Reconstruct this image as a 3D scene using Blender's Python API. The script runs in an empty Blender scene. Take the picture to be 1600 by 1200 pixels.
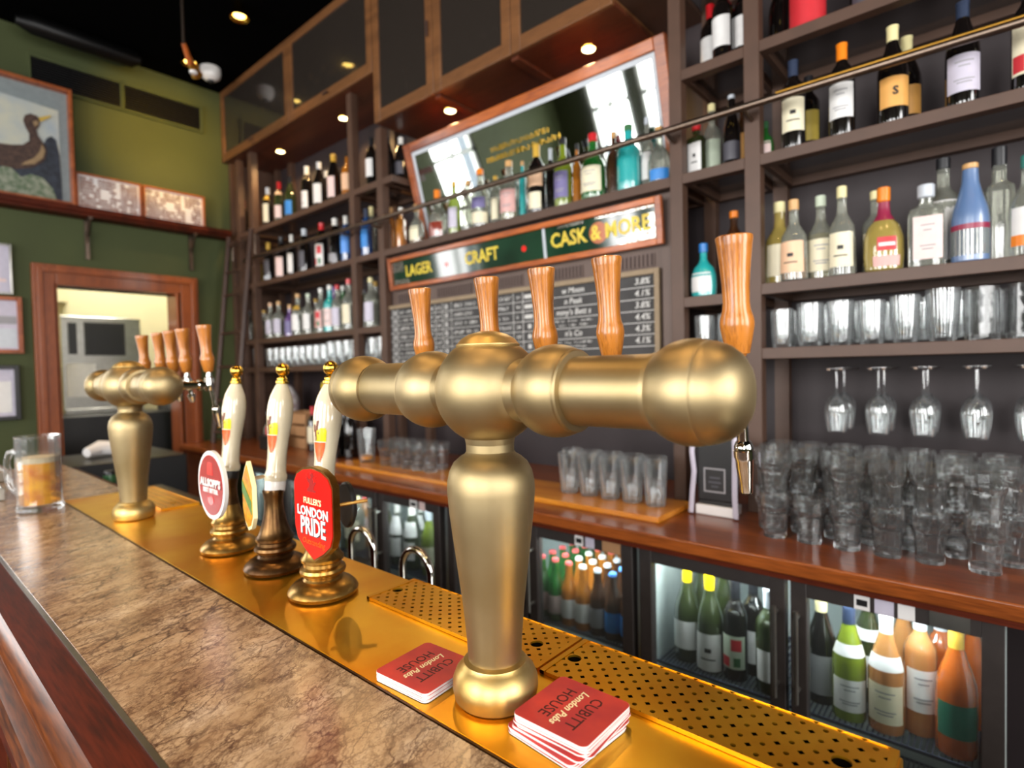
import bpy, math, random
from mathutils import Vector, Matrix
import numpy as np
random.seed(7)
SC = bpy.context.scene
COL = SC.collection
H = 1.51                       # eye height; all design heights below are given relative to it
R = math.radians

# ------------------------------------------------------------------ camera, world, lights, exposure
F = 880.0
RX = Vector((0.65470672, -0.75556542, -0.02190885))   # camera right, up, forward in world axes
RU = Vector((0.03516103, 0.0014888, 0.99938055))
RF = Vector((0.75506477, 0.6550715, -0.02754118))
cd = bpy.data.cameras.new('camera'); cam = bpy.data.objects.new('camera', cd); COL.objects.link(cam)
m = Matrix.Identity(4)
for i in range(3):
    m[i][0] = RX[i]; m[i][1] = RU[i]; m[i][2] = -RF[i]
m[2][3] = H
cam.matrix_world = m
cd.sensor_fit = 'HORIZONTAL'; cd.sensor_width = 36; cd.lens = 36 * F / 1600
cd.clip_start = 0.02; cd.clip_end = 60
cd.dof.use_dof = True; cd.dof.focus_distance = 0.78; cd.dof.aperture_fstop = 3.1
SC.camera = cam

w = bpy.data.worlds.new('world'); SC.world = w; w.use_nodes = True
bg = w.node_tree.nodes['Background']; bg.inputs[0].default_value = (0.75, 0.85, 1.0, 1); bg.inputs[1].default_value = 1.0
SC.view_settings.view_transform = 'Standard'; SC.view_settings.look = 'None'
SC.view_settings.exposure = 0.08; SC.view_settings.gamma = 1; SC.view_settings.use_curve_mapping = False
SC.cycles.max_bounces = 20; SC.cycles.diffuse_bounces = 4; SC.cycles.glossy_bounces = 4
SC.cycles.transmission_bounces = 20; SC.cycles.transparent_max_bounces = 24
SC.cycles.sample_clamp_indirect = 6; SC.cycles.caustics_reflective = False; SC.cycles.caustics_refractive = False

def light(name, kind, loc, to=None, power=10, color=(1, 1, 1), size=(.1, .1), spot=None, blend=.6, parent=None):
    l = bpy.data.lights.new(name, kind); l.energy = power; l.color = color
    if kind == 'AREA': l.shape = 'RECTANGLE'; l.size = size[0]; l.size_y = size[1]
    else: l.shadow_soft_size = size[0]
    if kind == 'SPOT': l.spot_size = R(spot or 100); l.spot_blend = blend
    o = bpy.data.objects.new(name, l); COL.objects.link(o); o.location = loc
    if to is not None: o.rotation_euler = (Vector(to) - Vector(loc)).to_track_quat('-Z', 'Y').to_euler()
    if parent: o.parent = parent
    return o
DAY = (1.0, 0.98, 0.95); WARM = (1.0, 0.62, 0.26)
# daylight outside the windows: (axis, centre along wall, centre height, width, height)
WINS = [(-3.0, 4.02, 2.15, .62, 2.3), (-3.0, 3.2, 2.15, .74, 2.3), (-3.0, 1.2, 2.15, 1.5, 2.3), (-3.0, -1.2, 2.15, 1.5, 2.3)]
for i, (x, y, z, wd, hh) in enumerate(WINS):
    light('daylight', 'AREA', (x - .3, y, z), (x + 1, y, z - .1), (62, 74, 150, 150)[i], DAY, (wd, hh))
light('daylight', 'AREA', (-.68, 5.15, 2.3), (-.68, 4, 2.25), 50, DAY, (.8, 2.0))
for x in (-1.6, 0.6):
    light('daylight', 'AREA', (x, -3.3, 2.2), (x, 0, 2.1), 130, DAY, (1.4, 2.2))
light('pantry_lamp', 'AREA', (1.5, 5.6, 3.4), (1.5, 5.9, 0), 70, (1, .95, .84), (.9, .5))
DOWN = [(2.205, 4.26, 1.735), (2.22, 3.40, 1.735), (2.19, 2.31, 1.435), (2.205, 1.41, 1.435)]
for x, y, z in DOWN:
    light('downlight_glow', 'SPOT', (x, y, z - .03 + H), (x, y, 0), 22, WARM, (.025, .025), 150, .9)
CEIL = [(1.62, 3.59), (1.61, 4.37), (0.55, 1.75), (0.5, 0.55), (-.3, 2.9), (.9, -.5), (-.6, .3), (-.9, 1.6)]  # leading pair are visible lamps, the rest unseen spotlights added for light
for x, y in CEIL:
    light('ceiling_spot_glow', 'SPOT', (x, y, 2.22 + H), (x, y, 0), 34, WARM, (.04, .04), 95, .7)
light('spot_head_glow', 'SPOT', (1.34, 3.53, 1.76 + H), (1.58, 4.85, 1.80 + H), 120, (1, .56, .05), (.03, .03), 54, 1.0)

# ------------------------------------------------------------------ materials
def nodes(name):
    mt = bpy.data.materials.new(name); mt.use_nodes = True
    nt = mt.node_tree; nt.nodes.clear()
    out = nt.nodes.new('ShaderNodeOutputMaterial')
    return mt, nt, out
def lin(c):
    return tuple(((v / 255) / 12.92 if v / 255 <= .04045 else ((v / 255 + .055) / 1.055) ** 2.4) for v in c) + (1,)
def pr(name, c, rough=.5, metal=0, var=.12, scale=30, bump=0, coat=0, stretch=(1, 1, 1), c2=None, trans=0, emis=None, estr=0, rvar=0, detail=4, anis=0, spec=.5):
    """principled surface whose colour wanders a little between two tones by noise"""
    mt, nt, out = nodes(name)
    b = nt.nodes.new('ShaderNodeBsdfPrincipled'); nt.links.new(b.outputs[0], out.inputs[0])
    tc = nt.nodes.new('ShaderNodeTexCoord'); mp = nt.nodes.new('ShaderNodeMapping'); mp.inputs['Scale'].default_value = stretch
    nt.links.new(tc.outputs['Object'], mp.inputs[0])
    nz = nt.nodes.new('ShaderNodeTexNoise'); nz.inputs['Scale'].default_value = scale; nz.inputs['Detail'].default_value = detail
    nt.links.new(mp.outputs[0], nz.inputs['Vector'])
    rp = nt.nodes.new('ShaderNodeValToRGB'); rp.color_ramp.elements[0].position = .35; rp.color_ramp.elements[1].position = .65
    c = lin(c); d = lin(c2) if c2 else tuple(v * (1 - var) for v in c[:3]) + (1,)
    rp.color_ramp.elements[0].color = d; rp.color_ramp.elements[1].color = c
    nt.links.new(nz.outputs['Fac'], rp.inputs[0]); nt.links.new(rp.outputs[0], b.inputs['Base Color'])
    b.inputs['Roughness'].default_value = rough; b.inputs['Metallic'].default_value = metal
    b.inputs['Coat Weight'].default_value = coat; b.inputs['Coat Roughness'].default_value = .08
    b.inputs['Transmission Weight'].default_value = trans; b.inputs['Specular IOR Level'].default_value = spec
    if anis: b.inputs['Anisotropic'].default_value = anis
    if rvar:
        mr = nt.nodes.new('ShaderNodeMapRange'); mr.inputs['To Min'].default_value = max(rough - rvar, .02); mr.inputs['To Max'].default_value = rough + rvar
        nz2 = nt.nodes.new('ShaderNodeTexNoise'); nz2.inputs['Scale'].default_value = scale * .35; nz2.inputs['Detail'].default_value = 5
        nt.links.new(mp.outputs[0], nz2.inputs['Vector']); nt.links.new(nz2.outputs['Fac'], mr.inputs[0]); nt.links.new(mr.outputs[0], b.inputs['Roughness'])
    if bump:
        bp = nt.nodes.new('ShaderNodeBump'); bp.inputs['Strength'].default_value = bump; bp.inputs['Distance'].default_value = .002
        nt.links.new(nz.outputs['Fac'], bp.inputs['Height']); nt.links.new(bp.outputs[0], b.inputs['Normal'])
    if emis:
        b.inputs['Emission Color'].default_value = lin(emis); b.inputs['Emission Strength'].default_value = estr
    return mt
def wood(name, c, c2, scale=9, ax='y', rough=.35, coat=.3, fine=60, dist=1.5, spec=.4):
    st = {'x': (.06, 1, 1), 'y': (1, .06, 1), 'z': (1, 1, .06)}[ax]
    mt, nt, out = nodes(name)
    b = nt.nodes.new('ShaderNodeBsdfPrincipled'); nt.links.new(b.outputs[0], out.inputs[0])
    tc = nt.nodes.new('ShaderNodeTexCoord'); mp = nt.nodes.new('ShaderNodeMapping'); mp.inputs['Scale'].default_value = st
    nt.links.new(tc.outputs['Object'], mp.inputs[0])
    n1 = nt.nodes.new('ShaderNodeTexNoise'); n1.inputs['Scale'].default_value = scale; n1.inputs['Detail'].default_value = 6; n1.inputs['Distortion'].default_value = dist
    n2 = nt.nodes.new('ShaderNodeTexNoise'); n2.inputs['Scale'].default_value = fine * 4; n2.inputs['Detail'].default_value = 3
    nt.links.new(mp.outputs[0], n1.inputs['Vector']); nt.links.new(mp.outputs[0], n2.inputs['Vector'])
    mx = nt.nodes.new('ShaderNodeMath'); mx.operation = 'MULTIPLY_ADD'; mx.inputs[1].default_value = .45
    nt.links.new(n2.outputs['Fac'], mx.inputs[0]); 
    m2 = nt.nodes.new('ShaderNodeMath'); m2.operation = 'MULTIPLY'; m2.inputs[1].default_value = .55
    nt.links.new(n1.outputs['Fac'], m2.inputs[0]); nt.links.new(m2.outputs[0], mx.inputs[2])
    rp = nt.nodes.new('ShaderNodeValToRGB'); rp.color_ramp.elements[0].position = .4; rp.color_ramp.elements[1].position = .6
    rp.color_ramp.elements[0].color = lin(c2); rp.color_ramp.elements[1].color = lin(c)
    nt.links.new(mx.outputs[0], rp.inputs[0]); nt.links.new(rp.outputs[0], b.inputs['Base Color'])
    b.inputs['Roughness'].default_value = rough; b.inputs['Coat Weight'].default_value = coat; b.inputs['Coat Roughness'].default_value = .12; b.inputs['Specular IOR Level'].default_value = spec
    bp = nt.nodes.new('ShaderNodeBump'); bp.inputs['Strength'].default_value = .15; bp.inputs['Distance'].default_value = .001
    nt.links.new(mx.outputs[0], bp.inputs['Height']); nt.links.new(bp.outputs[0], b.inputs['Normal'])
    return mt
def glass(name, tint=(.93, .95, .95), body=(.8, .85, .88), fac=.06, edge=.55, rough=.04, bodyrough=.25):
    """thin glass: clear seen square on, brighter and more reflective towards its rims"""
    mt, nt, out = nodes(name)
    tr = nt.nodes.new('ShaderNodeBsdfTransparent'); tr.inputs[0].default_value = tint + (1,)
    b = nt.nodes.new('ShaderNodeBsdfPrincipled'); b.inputs['Base Color'].default_value = body + (1,)
    b.inputs['Roughness'].default_value = bodyrough; b.inputs['Coat Weight'].default_value = 1; b.inputs['Coat Roughness'].default_value = rough
    g = nt.nodes.new('ShaderNodeBsdfGlossy'); g.inputs['Roughness'].default_value = rough
    lw = nt.nodes.new('ShaderNodeLayerWeight'); lw.inputs['Blend'].default_value = .32
    tc = nt.nodes.new('ShaderNodeTexCoord'); nz = nt.nodes.new('ShaderNodeTexNoise'); nz.inputs['Scale'].default_value = 35
    nt.links.new(tc.outputs['Object'], nz.inputs['Vector'])
    bp = nt.nodes.new('ShaderNodeBump'); bp.inputs['Strength'].default_value = .05; bp.inputs['Distance'].default_value = .003
    nt.links.new(nz.outputs['Fac'], bp.inputs['Height']); nt.links.new(bp.outputs[0], g.inputs['Normal']); nt.links.new(bp.outputs[0], b.inputs['Coat Normal'])
    mr = nt.nodes.new('ShaderNodeMapRange'); mr.inputs['To Min'].default_value = fac; mr.inputs['To Max'].default_value = edge
    nt.links.new(lw.outputs['Facing'], mr.inputs[0])
    m1 = nt.nodes.new('ShaderNodeMixShader'); nt.links.new(mr.outputs[0], m1.inputs[0]); nt.links.new(tr.outputs[0], m1.inputs[1]); nt.links.new(b.outputs[0], m1.inputs[2])
    fr = nt.nodes.new('ShaderNodeMapRange'); fr.inputs['To Min'].default_value = .07; fr.inputs['To Max'].default_value = .6
    nt.links.new(lw.outputs['Fresnel'], fr.inputs[0])
    m2 = nt.nodes.new('ShaderNodeMixShader'); nt.links.new(fr.outputs[0], m2.inputs[0]); nt.links.new(m1.outputs[0], m2.inputs[1]); nt.links.new(g.outputs[0], m2.inputs[2])
    nt.links.new(m2.outputs[0], out.inputs[0])
    return mt
def liquid(name, c, fac=.6, rough=.08):
    cc = lin(c)[:3]
    return glass(name, tuple(.25 + .75 * v for v in cc), cc, fac, min(fac + .25, 1), rough, .2)
def emit(name, c, s):
    mt, nt, out = nodes(name); e = nt.nodes.new('ShaderNodeEmission'); e.inputs[0].default_value = lin(c); e.inputs[1].default_value = s
    nt.links.new(e.outputs[0], out.inputs[0]); return mt
def marble(name):
    mt, nt, out = nodes(name)
    b = nt.nodes.new('ShaderNodeBsdfPrincipled'); nt.links.new(b.outputs[0], out.inputs[0])
    tc = nt.nodes.new('ShaderNodeTexCoord'); m0 = nt.nodes.new('ShaderNodeMapping'); m0.inputs['Rotation'].default_value = (0, 0, R(-24))
    nt.links.new(tc.outputs['Object'], m0.inputs[0])
    mp = nt.nodes.new('ShaderNodeMapping'); mp.inputs['Scale'].default_value = (1.8, 3.2, 1); nt.links.new(m0.outputs[0], mp.inputs[0])
    warp = nt.nodes.new('ShaderNodeTexNoise'); warp.inputs['Scale'].default_value = 9; warp.inputs['Detail'].default_value = 7; warp.inputs['Roughness'].default_value = .65
    nt.links.new(mp.outputs[0], warp.inputs['Vector'])
    mixv = nt.nodes.new('ShaderNodeMix'); mixv.data_type = 'RGBA'; mixv.blend_type = 'ADD'; mixv.inputs['Factor'].default_value = .16
    nt.links.new(mp.outputs[0], mixv.inputs['A']); nt.links.new(warp.outputs['Color'], mixv.inputs['B'])
    # broad tone
    n1 = nt.nodes.new('ShaderNodeTexNoise'); n1.inputs['Scale'].default_value = 5; n1.inputs['Detail'].default_value = 8; n1.inputs['Roughness'].default_value = .62
    nt.links.new(mixv.outputs['Result'], n1.inputs['Vector'])
    r1 = nt.nodes.new('ShaderNodeValToRGB'); e = r1.color_ramp.elements
    e[0].position = .22; e[0].color = lin((112, 84, 66)); e[1].position = .78; e[1].color = lin((212, 192, 168))
    x = e.new(.42); x.color = lin((158, 128, 98)); x = e.new(.56); x.color = lin((184, 156, 124))
    nt.links.new(n1.outputs['Fac'], r1.inputs[0])
    def vein(sc, width, col, prev, strength, dist, seed):
        v = nt.nodes.new('ShaderNodeTexNoise'); v.inputs['Scale'].default_value = sc; v.inputs['Detail'].default_value = 6; v.inputs['Roughness'].default_value = .6; v.inputs['Distortion'].default_value = dist
        mp2 = nt.nodes.new('ShaderNodeMapping'); mp2.inputs['Location'].default_value = (seed, seed * 1.7, 0); nt.links.new(mixv.outputs['Result'], mp2.inputs[0]); nt.links.new(mp2.outputs[0], v.inputs['Vector'])
        s = nt.nodes.new('ShaderNodeMath'); s.operation = 'SUBTRACT'; s.inputs[1].default_value = .5; nt.links.new(v.outputs['Fac'], s.inputs[0])
        a = nt.nodes.new('ShaderNodeMath'); a.operation = 'ABSOLUTE'; nt.links.new(s.outputs[0], a.inputs[0])
        mr = nt.nodes.new('ShaderNodeMapRange'); mr.inputs['From Min'].default_value = 0; mr.inputs['From Max'].default_value = width
        mr.inputs['To Min'].default_value = strength; mr.inputs['To Max'].default_value = 0; nt.links.new(a.outputs[0], mr.inputs[0])
        mk = nt.nodes.new('ShaderNodeTexNoise'); mk.inputs['Scale'].default_value = sc * .8; nt.links.new(mp2.outputs[0], mk.inputs['Vector'])
        mk2 = nt.nodes.new('ShaderNodeMapRange'); mk2.inputs['From Min'].default_value = .4; mk2.inputs['From Max'].default_value = .6; nt.links.new(mk.outputs['Fac'], mk2.inputs[0])
        mu = nt.nodes.new('ShaderNodeMath'); mu.operation = 'MULTIPLY'; nt.links.new(mr.outputs[0], mu.inputs[0]); nt.links.new(mk2.outputs[0], mu.inputs[1])
        mx = nt.nodes.new('ShaderNodeMix'); mx.data_type = 'RGBA'; mx.inputs['B'].default_value = lin(col)
        nt.links.new(mu.outputs[0], mx.inputs['Factor']); nt.links.new(prev, mx.inputs['A']); return mx.outputs['Result']
    o = vein(2.2, .012, (58, 34, 30), r1.outputs[0], .95, .8, 3.1)
    o = vein(5, .020, (76, 48, 36), o, .85, 1.2, 9.4)
    o = vein(11, .035, (88, 58, 42), o, .75, 1.0, 5.2)
    o = vein(24, .06, (104, 74, 52), o, .6, .8, 7.7)
    o = vein(3.5, .008, (44, 26, 24), o, .9, 1.5, 14.2)
    def crack(sc, width, col, prev, strength, seed):
        wn = nt.nodes.new('ShaderNodeTexNoise'); wn.inputs['Scale'].default_value = sc * 1.3; wn.inputs['Detail'].default_value = 5; wn.inputs['Roughness'].default_value = .6
        nt.links.new(mp.outputs[0], wn.inputs['Vector'])
        ad = nt.nodes.new('ShaderNodeVectorMath'); ad.operation = 'MULTIPLY_ADD'; ad.inputs[1].default_value = (1.1 / sc,) * 3
        m3 = nt.nodes.new('ShaderNodeMapping'); m3.inputs['Location'].default_value = (seed, seed, 0); nt.links.new(mp.outputs[0], m3.inputs[0])
        nt.links.new(wn.outputs['Color'], ad.inputs[0]); nt.links.new(m3.outputs[0], ad.inputs[2])
        vo = nt.nodes.new('ShaderNodeTexVoronoi'); vo.feature = 'DISTANCE_TO_EDGE'; vo.inputs['Scale'].default_value = sc; nt.links.new(ad.outputs[0], vo.inputs['Vector'])
        mr = nt.nodes.new('ShaderNodeMapRange'); mr.inputs['From Max'].default_value = width; mr.inputs['To Min'].default_value = strength; mr.inputs['To Max'].default_value = 0
        nt.links.new(vo.outputs['Distance'], mr.inputs[0])
        mk = nt.nodes.new('ShaderNodeTexNoise'); mk.inputs['Scale'].default_value = sc * .5; nt.links.new(m3.outputs[0], mk.inputs['Vector'])
        mk2 = nt.nodes.new('ShaderNodeMapRange'); mk2.inputs['From Min'].default_value = .38; mk2.inputs['From Max'].default_value = .62; nt.links.new(mk.outputs['Fac'], mk2.inputs[0])
        mu = nt.nodes.new('ShaderNodeMath'); mu.operation = 'MULTIPLY'; nt.links.new(mr.outputs[0], mu.inputs[0]); nt.links.new(mk2.outputs[0], mu.inputs[1])
        mx = nt.nodes.new('ShaderNodeMix'); mx.data_type = 'RGBA'; mx.inputs['B'].default_value = lin(col)
        nt.links.new(mu.outputs[0], mx.inputs['Factor']); nt.links.new(prev, mx.inputs['A']); return mx.outputs['Result']
    o = crack(5, .045, (58, 36, 32), o, .95, 1.3)
    o = crack(11, .06, (72, 46, 38), o, .9, 7.1)
    o = crack(24, .08, (88, 60, 46), o, .75, 4.4)
    nt.links.new(o, b.inputs['Base Color'])
    b.inputs['Roughness'].default_value = .22; b.inputs['Specular IOR Level'].default_value = .55
    return mt
M = {}
M['brown'] = pr('brown_painted_timber', (82, 58, 45), .5, var=.15, scale=12, bump=.1)
M['auberg'] = pr('dark_aubergine_paint', (46, 36, 38), .6, var=.15, scale=5)
M['cabwood'] = wood('warm_brown_cabinet_wood', (122, 80, 46), (94, 60, 34), 6, 'y', .45, .1)
M['soffit'] = wood('reddish_soffit_wood', (96, 48, 28), (66, 30, 18), 6, 'y', .4, .2)
M['mahog'] = wood('glossy_mahogany', (150, 78, 30), (106, 52, 18), 5, 'y', .28, .25)
M['ladder'] = wood('dark_ladder_wood', (74, 52, 42), (50, 34, 28), 6, 'z', .4, .1)
M['mahogd'] = wood('dark_mahogany', (84, 31, 14), (50, 18, 8), 6, 'y', .48, .0, spec=.12)
M['oakedge'] = wood('worn_oak_edge', (112, 58, 20), (56, 25, 10), 8, 'y', .38, .1, spec=.25)
M['boardw'] = wood('golden_board_wood', (214, 142, 44), (184, 106, 24), 5, 'y', .35, .3)
M['doorw'] = wood('orange_brown_door_wood', (140, 72, 30), (108, 50, 18), 5, 'z', .4, .3)
M['framew'] = wood('picture_frame_wood', (170, 92, 48), (126, 62, 32), 8, 'y', .4, .3)
M['mirw'] = wood('amber_mirror_frame', (186, 96, 30), (110, 44, 12), 6, 'y', .3, .3)
M['handle'] = wood('varnished_oak_handle', (180, 110, 38), (104, 54, 14), 14, 'z', .3, .35, fine=90, dist=.8)
M['tan'] = pr('tan_crate_wood', (172, 128, 88), .6)
M['green'] = pr('green_wall_paint', (66, 74, 38), .75, var=.12, scale=3, bump=.05)
M['black'] = pr('black_ceiling_paint', (3, 3, 3), .9, spec=.02)
M['blackp'] = pr('black_plastic', (24, 23, 24), .4)
M['fridge'] = pr('dark_bronze_fridge_frame', (62, 56, 54), .4, .3)
M['cream'] = pr('cream_pantry_paint', (212, 202, 164), .7, var=.05, scale=3)
M['white'] = pr('white_paper', (228, 224, 222), .6, var=.05)
M['lilac'] = pr('pale_lilac_paper', (196, 190, 206), .5, var=.08)
M['mat'] = pr('grey_green_mount', (128, 138, 140), .6)
M['steel'] = pr('brushed_steel', (176, 174, 166), .32, 1, rvar=.08)
M['chrome'] = pr('polished_chrome', (226, 224, 220), .07, 1, var=.04)
M['gold'] = pr('polished_gold_metal', (236, 186, 72), .14, 1)
M['bronze'] = pr('brushed_aged_brass', (168, 150, 114), .47, 1, c2=(152, 133, 95), scale=9, rvar=.05, bump=.03, anis=.25)
M['bronze2'] = pr('polished_worn_brass', (208, 184, 128), .42, 1, c2=(190, 158, 92), scale=12, rvar=.06)
M['pumpb'] = pr('dark_antique_brass', (112, 84, 52), .34, 1, c2=(78, 54, 34), scale=25, rvar=.06)
M['pumpg'] = pr('antique_brass', (182, 148, 84), .32, 1, c2=(140, 104, 50), scale=25, rvar=.06)
M['brass'] = pr('patinated_brass_sheet', (255, 208, 70), .34, 1, c2=(238, 164, 30), scale=5, rvar=.09, detail=8)
M['brassd'] = pr('scratched_brass_tray', (248, 192, 54), .32, 1, c2=(232, 164, 34), scale=9, rvar=.08, detail=8, bump=.04)
M['rail'] = pr('dull_steel_rail', (124, 108, 96), .35, 1)
M['railg'] = pr('brass_rail', (190, 142, 60), .3, 1)
M['marble'] = marble('brown_veined_marble')
M['duckbr'] = pr('red_brown_emblem', (120, 62, 40), .4)
M['ceramic'] = pr('cream_ceramic', (216, 204, 176), .1, coat=.6, var=.05)
M['red'] = pr('beer_mat_red', (206, 58, 48), .4, var=.22, scale=18, c2=(176, 42, 48))
M['card'] = pr('pink_white_card_edge', (244, 226, 218), .7, var=.05)
M['ink'] = pr('dark_maroon_ink', (72, 18, 20), .5)
M['inkb'] = pr('black_ink', (26, 24, 24), .5)
M['creamink'] = pr('cream_ink', (250, 232, 178), .5, var=.03)
M['clipred'] = pr('bright_red_enamel', (232, 34, 28), .18, coat=.5, var=.08)
M['cliporange'] = pr('orange_enamel', (226, 100, 26), .3, c2=(196, 70, 20), scale=150)
M['clipyellow'] = pr('yellow_green_enamel', (222, 214, 30), .25)
M['amberclip'] = pr('amber_yellow_enamel', (226, 168, 34), .25, c2=(190, 120, 24), scale=90)
M['greenclip'] = pr('green_enamel', (60, 130, 60), .3)
M['clipdark'] = pr('brick_red_enamel', (158, 42, 40), .25)
M['whitee'] = pr('white_enamel', (240, 236, 232), .2, var=.03)
M['chalkb'] = pr('chalkboard_slate', (48, 46, 46), .7, c2=(60, 58, 58), scale=8)
M['chalk'] = pr('white_chalk', (206, 204, 200), .9, var=.2, scale=200)
M['boardframe'] = pr('grey_tan_board_frame', (142, 122, 96), .6)
M['greybrown'] = pr('grey_brown_panel_paint', (98, 80, 72), .55, var=.12, scale=6)
M['slot'] = pr('dark_vent_slot', (52, 34, 30), .7)
M['signg'] = pr('dark_green_sign_glass', (24, 58, 40), .06, c2=(12, 38, 26), scale=6, coat=1)
M['signy'] = pr('gold_leaf_letters', (226, 202, 44), .35, c2=(200, 168, 40), scale=40)
M['mirror'] = pr('antique_mirror_glass', (214, 220, 216), .03, 1, var=.04)
M['mosaic'] = pr('mottled_silver_mirror', (205, 200, 190), .15, 1, c2=(110, 100, 92), scale=90)
M['rosette'] = pr('orange_rosette_glass', (176, 92, 44), .15)
M['slate'] = pr('slate_blue_rock_paint', (52, 58, 70), .7, c2=(34, 38, 46), scale=30)
M['skyp'] = pr('pale_sky_paint', (146, 162, 178), .7, c2=(196, 194, 172), scale=4)
M['duck'] = pr('brown_feather_paint', (82, 60, 50), .7, c2=(56, 40, 34), scale=60)
M['duckl'] = pr('buff_feather_paint', (150, 124, 90), .7)
M['beak'] = pr('yellow_beak_paint', (196, 164, 70), .6)
M['rocks'] = pr('pale_green_rock_paint', (146, 150, 132), .7, c2=(86, 104, 78), scale=35)
M['specimen'] = pr('brown_specimen', (140, 96, 78), .7)
M['grille'] = pr('charcoal_grille', (48, 46, 42), .5)
M['winframe'] = pr('white_window_frame', (220, 222, 218), .5)
M['floor'] = wood('dark_floor_boards', (86, 60, 42), (58, 38, 26), 4, 'x', .4, .2)
M['glass'] = glass('clear_drinking_glass', (.97, .98, .98), (.92, .95, .97), .01, .3, .02, .15)
def refr(name):
    mt, nt, out = nodes(name); b = nt.nodes.new('ShaderNodeBsdfPrincipled'); nt.links.new(b.outputs[0], out.inputs[0])
    b.inputs['Base Color'].default_value = (.99, 1, 1, 1); b.inputs['Roughness'].default_value = .0; b.inputs['Transmission Weight'].default_value = 1; b.inputs['IOR'].default_value = 1.45
    tc = nt.nodes.new('ShaderNodeTexCoord'); nz = nt.nodes.new('ShaderNodeTexNoise'); nz.inputs['Scale'].default_value = 18; nt.links.new(tc.outputs['Object'], nz.inputs['Vector'])
    bp = nt.nodes.new('ShaderNodeBump'); bp.inputs['Strength'].default_value = .05; bp.inputs['Distance'].default_value = .003; nt.links.new(nz.outputs['Fac'], bp.inputs['Height']); nt.links.new(bp.outputs[0], b.inputs['Normal'])
    w1 = nt.nodes.new('ShaderNodeBsdfTranslucent'); w2 = nt.nodes.new('ShaderNodeBsdfDiffuse'); ms = nt.nodes.new('ShaderNodeMixShader')
    mx = nt.nodes.new('ShaderNodeMixShader'); mx.inputs[0].default_value = .055  # faint white mixed into the glass to stand in for brightness
    for w_ in (w1, w2): w_.inputs[0].default_value = (.95, .97, .98, 1)
    nt.links.new(w1.outputs[0], ms.inputs[1]); nt.links.new(w2.outputs[0], ms.inputs[2])
    nt.links.new(b.outputs[0], mx.inputs[1]); nt.links.new(ms.outputs[0], mx.inputs[2]); nt.links.new(mx.outputs[0], out.inputs[0])
    return mt
M['refr'] = refr('brightened_clear_glass')
M['pane'] = glass('fridge_door_glass', (.9, .94, .93), (.35, .4, .4), .02, .2)
M['smoke'] = glass('smoky_cabinet_glass', (.48, .42, .38), (.07, .055, .045), .34, .6)
M['shelfg'] = glass('smoked_shelf_glass', (.34, .28, .25), (.12, .09, .08), .4, .6)
M['lamp'] = emit('warm_lamp_lens', (255, 226, 160), 14)
M['lampy'] = emit('yellow_lamp_lens', (255, 214, 110), 9)
M['strip'] = emit('cool_fridge_strip', (225, 245, 255), 6)
M['fridgein'] = pr('pale_fridge_liner', (176, 186, 184), .35, var=.05)
M['wire'] = pr('dark_wire_shelf', (58, 66, 84), .35, .6)
M['beer'] = pr('amber_beer', (255, 180, 14), .3, c2=(222, 122, 2), scale=24)
M['foam'] = pr('beer_foam', (236, 216, 180), .8)
M['winedark'] = pr('black_wine_glass', (18, 14, 13), .05, coat=1, var=.2)
M['winegreen'] = liquid('dark_green_wine_glass', (46, 56, 24), .85)
M['green_b'] = liquid('bright_green_glass', (38, 112, 44), .7)
M['lime_b'] = liquid('yellow_green_glass', (140, 158, 40), .6)
M['clear_b'] = liquid('clear_spirit_glass', (202, 204, 192), .2)
M['tequila'] = liquid('pale_gold_spirit', (200, 178, 96), .5)
M['amber_b'] = liquid('amber_spirit', (190, 116, 34), .7)
M['red_b'] = liquid('deep_red_spirit', (150, 46, 22), .75)
M['pinkw'] = liquid('rose_wine', (226, 158, 92), .45)
M['orangew'] = liquid('orange_wine', (200, 96, 22), .6)
M['brown_b'] = liquid('brown_beer_glass', (66, 38, 20), .9)
M['bluegl'] = liquid('frosted_blue_glass', (98, 130, 178), .8, .3)
M['aqua'] = liquid('turquoise_glass', (40, 176, 176), .85, .2)
M['blue_b'] = liquid('deep_blue_glass', (32, 74, 130), .8)
M['purple_b'] = liquid('violet_glass', (128, 96, 160), .7)
for k, c in dict(cream_l=(232, 222, 192), white_l=(226, 224, 222), peach_l=(232, 188, 152), orange_l=(222, 162, 84), pink_l=(226, 200, 196), blue_l=(50, 130, 206),
                 red_l=(196, 40, 48), grey_l=(150, 148, 152), dgrey_l=(74, 72, 80), green_l=(30, 92, 72), yellow_l=(224, 196, 90), violet_l=(112, 104, 150), blush_l=(214, 166, 160),
                 black_c=(26, 26, 30), white_c=(222, 220, 214), red_c=(190, 26, 34), orange_c=(232, 126, 20), yellow_c=(246, 206, 12), cream_c=(226, 214, 160), cork_c=(206, 160, 104),
                 gold_c=(202, 160, 60), blue_c=(36, 116, 190), navy_c=(42, 52, 74), pink_c=(226, 96, 96), silver_c=(190, 196, 204), green_c=(60, 110, 70), purple_c=(90, 60, 140),
                 lblue_c=(90, 150, 230), rose_c=(140, 36, 66), paleg_c=(200, 212, 190), teal_c=(50, 120, 110)).items():
    M[k] = pr({'l': 'paper_label_', 'c': 'bottle_cap_'}[k[-1]] + k[:-2], c, .45 if k[-1] == 'l' else .3, var=.07)

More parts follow.
